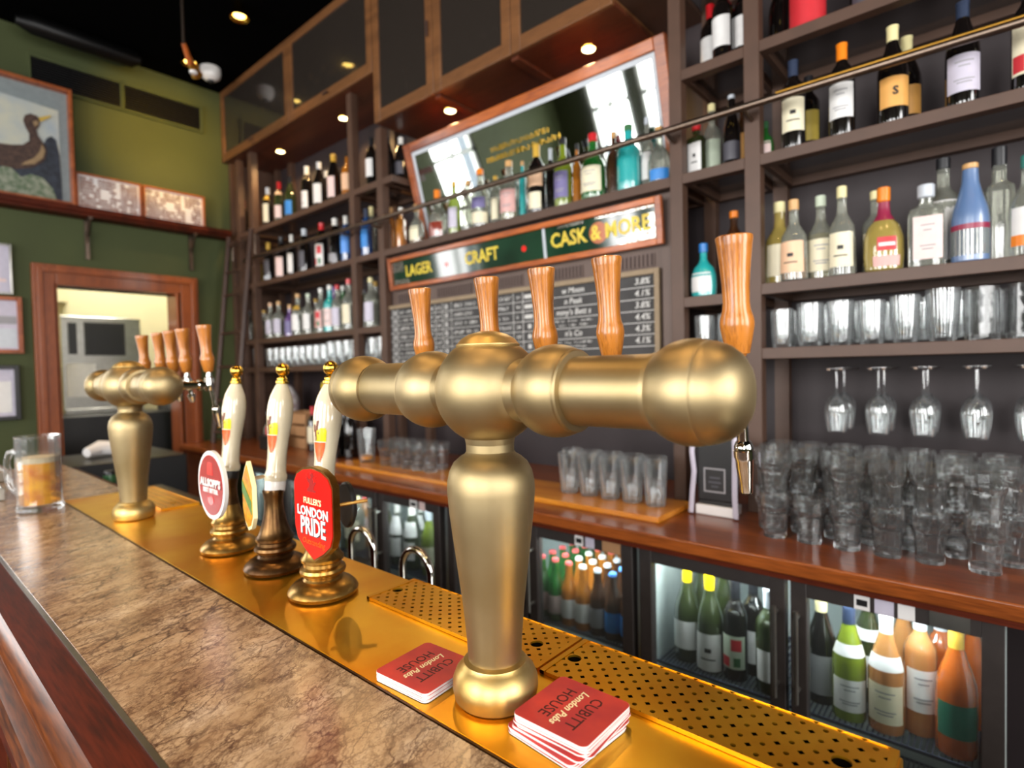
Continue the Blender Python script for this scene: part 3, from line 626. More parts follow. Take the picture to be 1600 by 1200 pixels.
# ------------------------------------------------------------------ beer fonts
def make_font(label):
    t = thing('beer_font', label, 'beer tap', (.507, .478, BAR), group='bronze T-shaped beer fonts')
    base = [(0, .0005), (.0475, .0005), (.051, .004), (.0535, .016), (.053, .026), (.049, .036), (.043, .043), (.0395, .0465), (.039, .048), (.036, .049), (.0332, .0505)]
    MB().lathe(base, 'bronze2', seg=64).build('base', t)
    colp = [(.0332, .05), (.0345, .075), (.0385, .12), (.0435, .16), (.0485, .20), (.0525, .235), (.0545, .26), (.054, .272), (.0515, .284), (.046, .295), (.038, .302), (.032, .3055), (.0298, .309), (.0298, .318)]
    MB().lathe(colp, 'bronze', seg=64).build('column', t)
    zc = .384
    hub = [(.0298, .318)] + [(.0665 * math.cos(a), zc + .0665 * math.sin(a)) for a in [R(x) for x in range(-62, 58, 6)]] + [(.0385, .4372)]
    MB().lathe(hub, 'bronze', seg=64).build('hub', t)
    MB().lathe([(.0385, .4372), (.0393, .4385), (.0393, .4402), (.0378, .4412), (.033, .447), (.024, .4525), (.012, .4558), (0, .457)], 'bronze2', seg=48).build('cap', t)
    for s in (-1, 1):
        ax = T((0, 0, zc)) @ Rot(-90 * s, 'X')     # local z -> s*Y
        MB().lathe([(.0375, .05), (.0375, .232)], 'bronze', ax, 48).build('arm', t)
        c = .104; rr = .052
        j = [(math.sqrt(max(rr * rr - (z - c) ** 2, 0)), z) for z in [c - .044 + k * .0048 for k in range(15)]]
        j += [(.0455, c + .0245), (.0455, c + .0275), (.044, c + .029), (.0375, c + .0295)]
        MB().lathe(j, 'bronze', ax, 56).build('arm_joint', t)
        c = .262; rr = .0505
        j = [(.0375, c - .0375), (.0385, c - .0375)] + [(math.sqrt(rr * rr - (z - c) ** 2), z) for z in [c - .033 + k * .004 for k in range(12)]] + [(.0485, c + .0135)]
        MB().lathe(j, 'bronze', ax, 56).build('end_joint', t)
        j = [(.0485, c + .0135), (.0478, c + .0148), (.0482, c + .016), (.047, c + .022), (.043, c + .033), (.036, c + .042), (.026, c + .0485), (.014, c + .0522), (0, c + .0532)]
        MB().lathe(j, 'bronze', ax, 56).build('end_cap', t)
    # taps: shank, valve body, spout, wooden handle
    for y in (-.262, -.104, 0, .104, .258):
        k = MB()
        k.tube([(.03, 0, 0), (.112, 0, 0)], .0105, 'chrome', 20)
        k.lathe([(.0, -.018), (.012, -.016), (.014, -.006), (.014, .008), (.0125, .018), (.008, .022), (.0065, .03), (.0065, .036), (0, .036)], 'chrome', T((.119, 0, 0)), 24)
        k.tube([(.09, 0, 0), (.098, 0, 0)], .016, 'chrome', 24)
        tap = k.build('tap', t, loc=(0, y, zc))
        k = MB()
        sl = 1 if y < -.2 else .42
        sp = T((.124, 0, -.004)) @ Rot(-9, 'Y') @ Matrix.Diagonal((1, 1, sl, 1))      # spout leans out towards the staff side
        k.lathe([(0, -.118), (.0052, -.118), (.0068, -.116), (.0072, -.105), (.0095, -.088), (.0098, -.080), (.0102, -.078), (.0102, -.076)], 'chrome', sp, 24)
        kn = [(.0112, -.0755), (.0112, -.067)]
        k.lathe([(.0102, -.076)] + kn + [(.0105, -.0665), (.0105, -.063), (.0085, -.058), (.0062, -.056), (.006, -.03), (.0066, -.01), (.0066, 0)], 'chrome', sp, 24)
        k.build('spout', tap)
        hd = T((.119, 0, .034)) @ Rot(-4, 'Y')
        k = MB().lathe([(0, 0), (.0085, 0), (.009, .002), (.0123, .003), (.0128, .006), (.0152, .018), (.0177, .032), (.0178, .037), (.0168, .043), (.0146, .050), (.0138, .058), (.0142, .075), (.016, .098), (.0182, .118), (.0193, .126), (.0188, .1285), (.017, .1295), (0, .1295)], 'handle', hd, 32)
        k.build('handle', tap)
    return t
font = make_font('large bronze T-shaped beer font in the middle foreground on brass top')
copy_tree(font, (.505, 1.905, BAR), None, 'farther bronze T-shaped beer font, small, near the beer mug')

# ------------------------------------------------------------------ hand pumps
def make_pump(loc, label, dark):
    t = thing('hand_pump', label, 'hand pump', loc, group='cask ale hand pumps on the brass top')
    lo = 'pumpb' if dark else 'pumpg'
    MB().lathe([(0, .0005), (.056, .0005), (.0615, .003), (.063, .009), (.060, .015), (.053, .022), (.044, .027), (.036, .030), (.033, .034), (.034, .037), (.040, .041), (.0415, .046), (.040, .051), (.0345, .055), (.034, .061), (.038, .064), (.0385, .069), (.034, .074), (.030, .082), (.026, .094), (.0225, .108)], lo, seg=48).build('base', t)
    MB().lathe([(.0225, .108), (.0195, .125), (.0185, .145), (.0205, .158), (.022, .165), (.021, .169), (0, .169)], 'pumpb', seg=32).build('stem', t)
    tilt = T((0, 0, .14)) @ Rot(6.0, 'Y') @ T((0, 0, -.14))
    col = 'whitee' if dark else 'blackp'
    MB().lathe([(.0195, .164), (.0205, .168), (.0205, .184), (.0195, .187)], col, tilt, 32).build('collar', t)
    hp = [(0, .186), (.0215, .186), (.0225, .190), (.0225, .198), (.0205, .203), (.0195, .208), (.0195, .215), (.0190, .235), (.0195, .255), (.0212, .275), (.0240, .298), (.0258, .318), (.0260, .332), (.0248, .348), (.0218, .363), (.0170, .376), (.0125, .386), (.0105, .390)]
    hnd = MB().lathe(hp, 'ceramic', tilt, 40).build('ceramic_handle', t)
    def pr_(z0, z1, n_=8):
        out = []
        for k in range(n_ + 1):
            z = z0 + (z1 - z0) * k / n_
            for (ra, za_), (rb, zb_) in zip(hp, hp[1:]):
                if za_ <= z <= zb_ and zb_ > za_: out.append((ra + (rb - ra) * (z - za_) / (zb_ - za_), z)); break
        return out
    e = MB()
    e.arc(pr_(.282, .304), 188, 238, 'clipyellow', tilt); e.arc(pr_(.304, .3075, 1), 206, 234, 'clipyellow', tilt)
    for k in range(9): e.arc(pr_(.281 - (k + 1) * .004, .281 - k * .004, 1), 205 - 30 + k * k * .34, 205 + 30 - k * k * .30, 'cliporange', tilt)
    for a0, a1, z0, z1 in ((184, 193, .292, .304), (189, 199, .303, .312), (193, 202, .311, .320), (199, 205, .316, .321), (182, 186, .283, .293), (191, 195, .284, .293), (178, 184, .300, .313), (199, 205, .296, .300)): e.arc(pr_(z0, z1, 2), a0, a1, 'duckbr', tilt, off=.0011, seg=3)
    e.arc(pr_(.2815, .2825, 1), 172, 237, 'whitee', tilt, off=.0012)
    e.build('shield_emblem', hnd)
    MB().lathe([(.0108, .389), (.0130, .391), (.0130, .395), (.0105, .397), (.0108, .401), (.0080, .404), (.0072, .406)] + [(.0142 * math.cos(a), .4195 + .0142 * math.sin(a)) for a in [R(x) for x in range(-58, 91, 12)]], 'gold', tilt, 28).build('finial', t)
    return t
make_pump((.553, 1.368, BAR), 'cream hand pump farthest from camera, with oval dark red badge', False)
make_pump((.556, 1.150, BAR), 'cream hand pump in the middle, with white collar and yellow badge', True)
pump3 = make_pump((.549, .952, BAR), 'cream hand pump nearest the camera, with tall red shield badge', False)
# pump clips (badges)
def clip_frame(x, y, z, rz): return T((x, y, z)) @ Rot(rz, 'Z') @ FACE
t = thing('pump_clip', 'tall red shield badge with white lettering on the nearest pump', 'badge')
fm = clip_frame(.474, .846, -.228 + H, 0)
out = [(-.06, .047), (-.05, .062), (-.028, .072), (0, .0755), (.028, .072), (.05, .062), (.06, .047), (.06, -.030), (.052, -.050), (.030, -.066), (0, -.081), (-.030, -.066), (-.052, -.050), (-.06, -.030)]
def scale(p, k, dy=0): return [(x * k, y * k + dy) for x, y in p]
MB().prism(out, -.012, 0, 'pumpg', fm).build('brass_back', t, .001)
b = MB().prism(scale(out, .95), 0, .0015, 'clipred', fm)
TX = lambda x, y: fm @ T((x, y, .0017))
b.text("FULLER'S", .014, 'creamink', TX(0, .018), bold=.0002).text('LONDON', .0215, 'inkb', TX(.0010, -.0010), bold=.0006, extrude=.0002).text('LONDON', .0215, 'whitee', TX(0, 0), bold=.0006, extrude=.0007)
b.text('PRIDE', .040, 'inkb', TX(.0014, -.0265), bold=.0009, extrude=.0002, xs=.74).text('PRIDE', .040, 'whitee', TX(0, -.025), bold=.0009, extrude=.0007, xs=.74)
b.text('Outstanding', .014, 'cliporange', TX(0, -.049), shear=.3)
# griffin-like crest, simplified outline
b.prism([(-.014, .034), (.012, .034), (.013, .037), (.006, .038), (.008, .044), (.014, .05), (.010, .052), (.006, .048), (.004, .056), (.007, .062), (.002, .066), (-.003, .062), (-.001, .058), (-.007, .054), (-.014, .059), (-.012, .051), (-.006, .047), (-.009, .041), (-.014, .038)], .0015, .0022, 'clipdark', fm)
for k in range(9):
    a = R(-58 + k * 14.5); b.prism([(.016 * math.sin(a) - .0006, .045 + .016 * math.cos(a)), (.016 * math.sin(a) + .0006, .045 + .016 * math.cos(a)), (.023 * math.sin(a) + .0006, .045 + .023 * math.cos(a)), (.023 * math.sin(a) - .0006, .045 + .023 * math.cos(a))], .0015, .002, 'clipdark', fm)
b.build('red_face', t)
MB().tube([(.485, .9, -.2 + H), (.535, .95, -.205 + H)], .004, 'pumpg', 8).build('clip_bracket', t)
t = thing('pump_clip', 'oval white-rimmed dark red badge on the farthest pump', 'badge')
fm = clip_frame(.474, 1.258, -.232 + H, 0)
ov = [(.068 * math.cos(R(a)), .0725 * math.sin(R(a))) for a in range(0, 360, 8)]
MB().prism(ov, -.008, 0, 'whitee', fm).build('white_rim', t, .001)
b = MB().prism(scale(ov, .88), 0, .0012, 'clipdark', fm)
b.text("ALLSOPP'S", .0225, 'inkb', TX(.001, .003) @ Rot(0, 'Z'), bold=.0009, extrude=.0002).text("ALLSOPP'S", .0225, 'whitee', TX(0, .004), bold=.0009, extrude=.0006)
b.text('BEST BITTER', .0135, 'whitee', TX(0, -.012), bold=.0004)
b.prism([(-.016, -.024), (-.006, -.026), (.002, -.022), (.012, -.024), (.016, -.034), (.008, -.040), (-.002, -.042), (-.012, -.038)], .0012, .002, 'clipred', fm)
b.prism([(-.014, .022), (.014, .022), (.010, .048), (-.010, .048)], .0012, .002, 'clipred', fm)
b.build('red_face', t)
MB().tube([(.478, 1.27, -.2 + H), (.535, 1.35, -.21 + H)], .004, 'pumpg', 8).build('clip_bracket', t)
t = thing('pump_clip', 'narrow amber and green badge seen edge-on on the middle pump', 'badge')
fm = clip_frame(.462, 1.058, -.229 + H, -14)
sh = [(-.048, .028), (-.03, .045), (0, .068), (.03, .045), (.048, .028), (.05, -.03), (.03, -.052), (0, -.062), (-.03, -.052), (-.05, -.03)]
MB().prism(sh, -.007, 0, 'creamink', fm).build('pale_rim', t, .001)
b = MB().prism(scale(sh, .9), 0, .0012, 'amberclip', fm).prism([(-.043, .004), (.043, -.024), (.043, -.002), (-.043, .026)], .0012, .002, 'greenclip', fm)
b.build('amber_face', t)
MB().tube([(.475, 1.08, -.2 + H), (.53, 1.14, -.21 + H)], .004, 'pumpg', 8).build('clip_bracket', t)
# black clip back beside the nearest pump: bracket mount with brass screw
t = thing('badge_mount', 'black round badge mount with brass screw right of nearest pump', 'bracket')
MB().lathe([(0, 0), (.030, 0), (.033, .003), (.033, .009), (.028, .013), (0, .013)], 'blackp', T((.60, .955, -.256 + H)) @ Rot(90, 'Y') @ Matrix.Diagonal((1.35, .85, 1, 1)), 32).build('disc', t)
MB().tube([(.575, .95, -.252 + H), (.625, .915, -.246 + H)], .0035, 'pumpg', 10).build('screw', t)

# ------------------------------------------------------------------ beer mats
TM = .0016
def rrect(hw, r, n_=6):
    pts = []
    for cx, cy, a0 in ((hw - r, hw - r, 0), (-hw + r, hw - r, 90), (-hw + r, -hw + r, 180), (hw - r, -hw + r, 270)):
        for k in range(n_ + 1): a = R(a0 + 90 * k / n_); pts.append((cx + r * math.cos(a), cy + r * math.sin(a)))
    return pts
mat_mesh = MB().prism(rrect(.0488, .0078), 0, TM - .0003, 'card').prism(rrect(.0486, .0078), TM - .0003, TM, 'red').mesh('beer_mat', ang=25)
printed = MB()
for txt, y, sz, mm, sh_, bo in (('CUBITT', .0155, .0205, 'ink', 0, .0002), ('HOUSE', -.0205, .0205, 'ink', 0, .0002), ('London Pubs', -.003, .0145, 'creamink', .35, .0003)):
    printed.text(txt, sz, mm, T((0, y, TM)), extrude=.0001, bold=bo, shear=sh_, xs=.92)
printed_mesh = printed.mesh('print')
def mats(cx, cy, rz, n_, which, jitter):
    rnd = random.Random(n_)
    for k in range(n_):
        topmost = k == n_ - 1; f = n_ - 1 - k
        pos = 'topmost of' if topmost else ('lowest of' if k == 0 else ORD[f] + ' from the top of')
        o = bpy.data.objects.new('beer_mat', mat_mesh) if not topmost else bpy.data.objects.new('beer_mat', None)
        COL.objects.link(o); j = jitter[k % len(jitter)]
        o.location = (cx + j[0], cy + j[1], BAR + .0003 + k * (TM + .0001)); o.rotation_euler = (0, 0, R(rz + j[2]))
        tag(o, 'square red beer mat with white edge, %s the %s stack' % (pos, which), 'beer mat', 'red beer mats in the ' + which + ' stack')
        if topmost:
            for nm, me in (('mat_board', mat_mesh), ('printed_name', printed_mesh)):
                c = bpy.data.objects.new(nm, me); COL.objects.link(c); c.parent = o
J1 = [(0, 0, 0), (.0003, -.0002, .3), (-.0002, .0003, -.2)]
J2 = [(-.006, .004, -5), (-.005, .003, -4), (-.006, .003, -5.5), (-.0065, .004, -6), (-.002, .002, -2), (-.003, .0, -3), (.002, -.001, 3), (.001, .001, 1), (-.001, .001, -1), (.001, 0, 1.2), (0, 0, 0), (.0004, 0, .3), (0, .0003, 0), (0, 0, 0)]
mats(.484, .5835, 183.5, 7, 'left', J1)
mats(.5136, .3658, 180.4, 14, 'right', J2)

# ------------------------------------------------------------------ beer mug and trays on the bar
t = thing('beer_mug', 'glass tankard two thirds full of amber beer at the bar end', 'beer glass', (.352, 2.27, BAR + .0005), R(0))
MB().lathe([(0, 0), (.056, 0), (.060, .004), (.060, .014), (.057, .02), (.0575, .228), (.0585, .232), (.0555, .233), (.0535, .226), (.053, .024), (0, .022)], 'glass', seg=20).build('glass_body', t, ang=12)
MB().lathe([(0, .023), (.0515, .023), (.0525, .135), (.0525, .150), (0, .150)], 'beer', seg=20).build('beer', t, ang=50)
MB().lathe([(.0526, .150), (.0527, .158), (.0528, .166), (.046, .168), (0, .166)], 'foam', seg=20).build('foam', t)
MB().tube([(.052, 0, .175), (.075, 0, .185), (.098, 0, .178), (.108, 0, .155), (.108, 0, .10), (.098, 0, .07), (.075, 0, .052), (.054, 0, .050)], [.010, .010, .0095, .009, .009, .009, .0095, .010], 'glass', 12, mtx=Rot(126, 'Z')).build('handle', t)
for i, (x0, x1, ya, yb) in enumerate(((-.35, .305, 2.55, 2.85), (-.35, .37, 3.0, 3.36))):
    t = thing('bar_tray', ['wooden tray with metal rim on the bar beside the mug', 'wooden tray with metal rim, farther one behind the mug'][i], 'tray', (0, 0, BAR), group='trays at the bar end')
    MB().box(x0 + .01, x1 - .01, ya + .01, yb - .01, .001, .03, 'tan').build('board', t, .003)
    b = MB(); b.box(x0, x1, ya, ya + .01, .001, .042, 'steel').box(x0, x1, yb - .01, yb, .001, .042, 'steel').box(x0, x0 + .01, ya + .01, yb - .01, .001, .042, 'steel').box(x1 - .01, x1, ya + .01, yb - .01, .001, .042, 'steel'); b.build('rim', t, .002)

# ------------------------------------------------------------------ under-bar sink with two swan-neck taps
t = thing('underbar_sink', 'steel under-bar sink bench hidden behind the bar top', 'sink')
MB().box(.71, 1.0, .35, 2.3, .82, .86, 'steel').box(.72, .98, .37, 2.28, .1, .82, 'steel').build('bench', t, .004)
for i, (yc, top) in enumerate(((1.405, -.44), (1.17, -.452))):
    t = thing('swan_tap', ['chrome swan-neck tap rising behind bar, left one beside nearest hand pump', 'chrome swan-neck tap rising behind bar, right one toward the large font'][i], 'tap', (.9, yc, .8605), group='swan-neck taps')
    zt = top + H - .8605; rr = .055
    pts = [(0, .0, 0), (0, 0, zt - rr)] + [(0, -rr + rr * math.cos(R(a)), zt - rr + rr * math.sin(R(a))) for a in range(15, 181, 15)] + [(0, -2 * rr, zt - rr - .05)]
    MB().tube(pts, .0095, 'chrome', 14).build('spout', t)
    MB().lathe([(0, 0), (.024, 0), (.024, .02), (.016, .03), (.012, .05)], 'chrome', seg=24).build('base', t)

# ------------------------------------------------------------------ back counter
CNT = -.528 + H
t = thing('back_counter', 'long polished mahogany worktop above the bottle fridges', 'worktop')
MB().box(1.60, XB, -.9, 4.84, CNT - .04, CNT, 'mahog').build('worktop', t, .004)
MB().box(1.605, 1.622, -.9, 4.84, CNT - .055, CNT - .04, 'mahogd').build('lower_strip', t)
b = MB().box(1.72, 2.0, .86, 2.82, CNT, CNT + .02, 'boardw')
tag(b.build('serving_board', bevel=.003), 'long golden wooden board lying along the back counter under pint glasses', 'board')

# ------------------------------------------------------------------ bottle fridges
def fridge(y0, y1, label, logo=True, stickers=()):
    t = thing('bottle_fridge', label, 'fridge', (0, 0, 0), group='under-counter bottle fridges')
    xf = 1.625; xb = 2.14; zt = CNT - .052; z0 = .09
    b = MB().box(xf + .04, xb, y0, y0 + .025, z0, zt, 'fridgein').box(xf + .04, xb, y1 - .025, y1, z0, zt, 'fridgein').box(xb - .02, xb, y0 + .025, y1 - .025, z0, zt, 'fridgein')
    b.box(xf + .04, xb - .02, y0 + .025, y1 - .025, z0, z0 + .03, 'fridgein').box(xf + .04, xb - .02, y0 + .025, y1 - .025, zt - .02, zt, 'fridgein')
    b.build('cabinet', t)
    MB().box(xf + .02, xb, y0, y1, 0, z0, 'blackp').build('plinth', t)
    ym = (y0 + y1) / 2
    for s, (a, c) in enumerate(((y0 + .003, ym - .007), (ym + .007, y1 - .003))):
        d = MB()
        d.box(xf, xf + .035, a, a + .04, z0 + .01, zt, 'fridge').box(xf, xf + .035, c - .04, c, z0 + .01, zt, 'fridge').box(xf, xf + .035, a + .04, c - .04, zt - .048, zt, 'fridge').box(xf, xf + .035, a + .04, c - .04, z0 + .01, z0 + .06, 'fridge')
        dr = d.build('door', t, .0015)
        MB().box(xf - .001, xf + .004, a, c, zt - .004, zt, 'tan').build('top_trim', dr)
        MB().box(xf + .014, xf + .018, a + .038, c - .038, z0 + .058, zt - .046, 'pane').build('pane', dr)
        h = MB(); yh = c - .02 if s == 0 else a + .02; zh0, zh1 = zt - .30, zt - .10
        h.tube([(xf - .028, yh, zh0 - .03), (xf - .028, yh, zh1 + .02)], .006, 'steel', 10)
        for z in (zh0, zh1): h.tube([(xf - .028, yh, z), (xf, yh, z)], .005, 'steel', 8)
        h.build('handle', dr)
    for z in (-.958 + H, -1.24 + H):
        s = MB(); s.box(1.665, 1.67, y0 + .03, y1 - .03, z - .008, z, 'wire').box(2.09, 2.095, y0 + .03, y1 - .03, z - .008, z, 'wire')
        n_ = int((y1 - y0 - .06) / .0125)
        for k in range(n_): yy = y0 + .034 + k * .0125; s.box(1.665, 2.095, yy, yy + .0035, z - .006, z - .001, 'wire')
        s.build('wire_shelf', t)
    for k, (sy, sw, mm) in enumerate(stickers):
        q = MB().box(xf - .0012, xf, sy - sw / 2, sy + sw / 2, zt - .046, zt - .008, mm)
        if mm == 'white' and k == 0: q.box(xf - .0016, xf - .0012, sy - sw * .35, sy + sw * .35, zt - .036, zt - .02, 'blackp')
        q.build('sticker', t)
    for yy in (y0 + (y1 - y0) * .25, y0 + (y1 - y0) * .75):
        MB().box(1.70, 1.74, yy - .16, yy + .16, zt - .03, zt - .021, 'strip').build('light_strip', t)
        light('fridge_light', 'AREA', (1.685, yy, zt - .035), (1.80, yy, .4), 2.8, (.94, .98, 1), (.3, .03))
    return t
fridge(-.012, .884, 'double-door bottle fridge at the right, holding wine bottles', stickers=((.262, .034, 'white'), (.215, .040, 'lilac'), (.17, .034, 'white'), (.088, .075, 'steel')))
fridge(.905, 1.80, 'double-door bottle fridge holding small beer bottles, behind the large font', stickers=((1.115, .034, 'white'), (1.07, .036, 'lilac'), (.985, .07, 'tan')))
fridge(1.844, 2.76, 'double-door bottle fridge with white-necked bottles, behind nearest hand pump', stickers=((2.02, .05, 'white'), (1.96, .04, 'pink_l')))
fridge(2.80, 3.70, 'double-door bottle fridge farthest from camera, behind the hand pumps', stickers=((3.0, .05, 'white'),))

# ------------------------------------------------------------------ back-bar shelving
X0 = 2.05; X1 = 2.42
t = thing('back_bar_shelving', 'dark brown painted shelving wall behind the bar with open shelves', 'shelving', (0, 0, 0))
POSTS = [(4.67, 4.72), (4.43, 4.49), (3.055, 3.105), (2.76, 2.815), (.908, .957), (.627, .679), (-.75, -.70)]
for k, (a, c) in enumerate(POSTS):
    top = ZC if k >= 4 else (1.74 + H if k < 3 else 1.44 + H)
    MB().box(X0, X0 + .05, a, c, CNT, top, 'brown').build('post', t, .002)
    MB().box(X1 - .04, X1, a, c, CNT, top, 'brown').build('rear_post', t)
MB().box(X1, X1 + .015, -.9, 4.84, CNT, ZC, 'auberg').build('back_panel', t)
MB().box(X0, X1, 4.80, 4.84, CNT, 1.74 + H, 'brown').build('end_panel', t)
S2, S3, S4, S5L, S5R = .052 + H, .275 + H, .72 + H, 1.14 + H, 1.105 + H
def shelf(y0, y1, z, x1=X1, th=.038):
    s = MB().box(X0 + .002, X0 + .045, y0, y1, z - th, z, 'brown').box(x1 - .04, x1, y0, y1, z - th, z, 'brown')
    s.box(X0 + .045, x1 - .04, y0, y0 + .02, z - th, z, 'brown').box(X0 + .045, x1 - .04, y1 - .02, y1, z - th, z, 'brown')
    o = s.build('shelf', t, .0015)
    MB().box(X0 + .045, x1 - .04, y0 + .02, y1 - .02, z - .009, z - .001, 'shelfg').build('glass_panel', o)
BAYS = [(4.72, 4.80), (4.49, 4.67), (3.105, 4.43), (2.815, 3.055)]
for a, c in BAYS:
    for z in (S2, S3, S4, S5L): shelf(a, c, z)
shelf(2.665, 2.76, S5L); shelf(.957, 2.76, S4)
for a, c in ((.679, .908), (-.70, .627)):
    for z in (S2, S3 if a < 0 else S3 - .02, S4, S5R, 1.52 + H): shelf(a, c, z)
# centre panel below the spirit shelf, with vents
b = MB().box(2.105, 2.12, .957, 2.76, -.02 + H, S4 - .038, 'greybrown').box(2.07, 2.10, .957, 1.0, -.02 + H, .46 + H, 'greybrown')
b.build('centre_panel', t)
b = MB().box(2.07, 2.10, 1.0, 2.76, -.03 + H, .0 + H, 'greybrown'); b.build('centre_rail', t, .002)
for k in range(5):
    y = 1.05 + k * .345; b = MB().box(2.098, 2.0995, y, y + .27, .40 + H, .452 + H, 'greybrown')
    for q in range(14): b.box(2.096, 2.098, y + .006 + q * .019, y + .014 + q * .019, .402 + H, .45 + H, 'slot')
    b.build('vent_slots', t)

# upper cabinets
def cabinet(y0, y1, z0, z1, divs, label, name='wall_cabinet', flap=False):
    t = thing(name, label, 'cabinet')
    xf = 2.0
    MB().box(xf + .02, X1, y0, y1, z0, z0 + .02, 'soffit').build('underside', t)
    MB().box(xf + .02, X1, y0, y0 + .02, z0 + .02, z1, 'cabwood').box(xf + .02, X1, y1 - .02, y1, z0 + .02, z1, 'cabwood').box(X1 - .02, X1, y0 + .02, y1 - .02, z0 + .02, z1, 'auberg').build('carcass', t)
    for a, c in zip(divs, divs[1:]):
        b = MB(); w_ = .055; a += .002; c -= .002
        b.box(xf, xf + .022, a, a + w_, z0, z1, 'cabwood').box(xf, xf + .022, c - w_, c, z0, z1, 'cabwood').box(xf, xf + .022, a + w_, c - w_, z1 - w_, z1, 'cabwood').box(xf, xf + .022, a + w_, c - w_, z0, z0 + w_ * 1.2, 'cabwood')
        d = b.build('door', t, .003)
        MB().box(xf + .008, xf + .012, a + w_, c - w_, z0 + w_ * 1.2, z1 - w_, 'smoke').build('pane', d)
        if flap: MB().tube([(xf - .015, (a + c) / 2 - .03, z0 + .035), (xf - .015, (a + c) / 2 + .03, z0 + .035)], .005, 'slot', 8).build('handle', d)
        else: MB().tube([(xf - .012, a + .028, z0 + .3), (xf - .012, a + .028, z0 + .38)], .005, 'slot', 8).build('handle', d)
    return t
CL = cabinet(2.756, 4.84, 1.74 + H, ZC, [2.756, 3.73, 4.84], 'wooden glazed wall cabinet at the left, meeting the green wall', flap=True)
CC = cabinet(1.166, 2.752, 1.44 + H, ZC, [1.166, 1.70, 2.231, 2.752], 'tall wooden glazed wall cabinet above the big mirror')
for y in (1.70, 2.23): MB().box(2.03, 2.40, y - .02, y + .02, 1.425 + H, 1.44 + H, 'soffit').build('batten', CC)
MB().box(2.02, X1, .957, 1.164, 1.47 + H, 1.49 + H, 'brown').build('filler_shelf', CC)
for i, (x, y, z) in enumerate(DOWN):
    t = thing('downlight', 'glowing round downlight under the wall cabinets, %s from the left' % ['first', 'second', 'third', 'last'][i], 'lamp', (x, y, z + H))
    MB().lathe([(.030, 0), (.036, -.003), (.038, .004), (.030, .004)], 'gold', seg=28).build('bezel', t)
    MB().lathe([(0, -.001), (.029, -.001), (.029, .003), (0, .003)], 'lamp', seg=24).build('lens', t)

# rail along the shelves and library ladder
t = thing('ladder_rail', 'long metal rail running along the front of the shelves', 'rail')
MB().tube([(1.975, -1.0, .852 + H), (1.975, 4.44, .885 + H)], .0125, 'rail', 14).build('tube', t)
MB().tube([(1.968, -1.0, .8632 + H), (1.968, .55, .8728 + H)], .0045, 'railg', 8).build('brass_strip', t)
for a, c in POSTS[1:]:
    y = (a + c) / 2; z = .858 + (y * .0061) + H
    MB().tube([(X0, y, z - .02), (2.0, y, z - .02), (1.978, y, z - .008)], .008, 'rail', 8).build('bracket', t)
t = thing('library_ladder', 'dark wooden ladder leaning on the shelves beside the green wall', 'ladder')
tops = (4.25, 4.64)
def lad(y, z): return (1.95 - .108 * (1.08 + H - z), y, z)
for y in tops: MB().tube([lad(y, 1.09 + H), lad(y, CNT + .001)], .019, 'ladder', 10).build('rail', t)
for z in (1.02, .80, .62, .32, .06, -.2, -.44): MB().tube([lad(tops[0], z + H), lad(tops[1], z + H)], .012, 'ladder', 8).build('rung', t)
for y in tops: MB().tube([(1.95, y, 1.05 + H), (1.965, y, 1.07 + H), (1.975, y, 1.05 + H), (1.975, y, .905 + H)], .008, 'rail', 8).build('hook', t)

# ------------------------------------------------------------------ mirror, sign, chalkboard
def tilted(xt, zt, xb, zb):      # frame: local x -> -Y, local y -> up the tilted face, local z -> out of the face; origin at lower edge, Y=0
    u = Vector((xt - xb, 0, zt - zb)).normalized(); xx = Vector((0, -1, 0)); nn = xx.cross(u)
    mt = Matrix.Identity(4)
    for i in range(3): mt[i][0] = xx[i]; mt[i][1] = u[i]; mt[i][2] = nn[i]
    mt[0][3] = xb; mt[2][3] = zb + H; return mt, math.hypot(xt - xb, zt - zb)
def fr(b, x0, x1, y0, y1, t_, z0, z1, mtop, mside, fm):
    b.box(x0, x0 + t_, y0, y1, z0, z1, mside, fm).box(x1 - t_, x1, y0, y1, z0, z1, mside, fm).box(x0 + t_, x1 - t_, y1 - t_, y1, z0, z1, mtop, fm).box(x0 + t_, x1 - t_, y0, y0 + t_, z0, z1, mtop, fm)
fm, L = tilted(2.13, 1.318, 2.275, .745)
t = thing('pub_mirror', 'big wood-framed mirror leaning forward behind the spirit bottles', 'mirror')
b = MB(); fr(b, -2.65, -1.005, .0, L, .05, -.02, .012, 'mirw', 'framew', fm); b.build('frame', t, .004)
MB().box(-2.60, -1.055, .05, L - .05, -.012, -.004, 'mirror', fm).build('mirror_glass', t)
b = MB(); fr(b, -2.60, -1.055, .05, L - .05, .022, -.004, -.002, 'silver_c', 'silver_c', fm); b.build('bevel_band', t)
b = MB(); rnd = random.Random(5)
for row, (xa, xb_, yy) in enumerate(((-2.0, -1.62, .40), (-2.04, -1.58, .355))):
    x = xa
    while x < xb_:
        ww = rnd.uniform(.010, .022); b.box(x, x + ww * .35, yy - .011, yy + .011, -.004, -.0025, 'gold', fm).box(x + ww * .35, x + ww, yy + rnd.choice((-.011, .004)), yy + rnd.choice((-.004, .011)) + .004, -.004, -.0025, 'gold', fm); x += ww + .007
b.build('gilt_lettering', t)
fm, L = tilted(2.055, .66, 2.075, .475)
t = thing('pub_sign', 'long green mirrored sign with gold lettering below the spirit shelf', 'sign')
b = MB(); fr(b, -2.73, -.995, 0, L, .026, -.012, .012, 'mirw', 'framew', fm); b.build('frame', t, .003)
MB().box(-2.704, -1.58, .026, L - .026, -.008, -.002, 'signg', fm).box(-1.575, -1.021, .026, L - .026, -.008, -.002, 'signg', fm).build('green_glass', t)
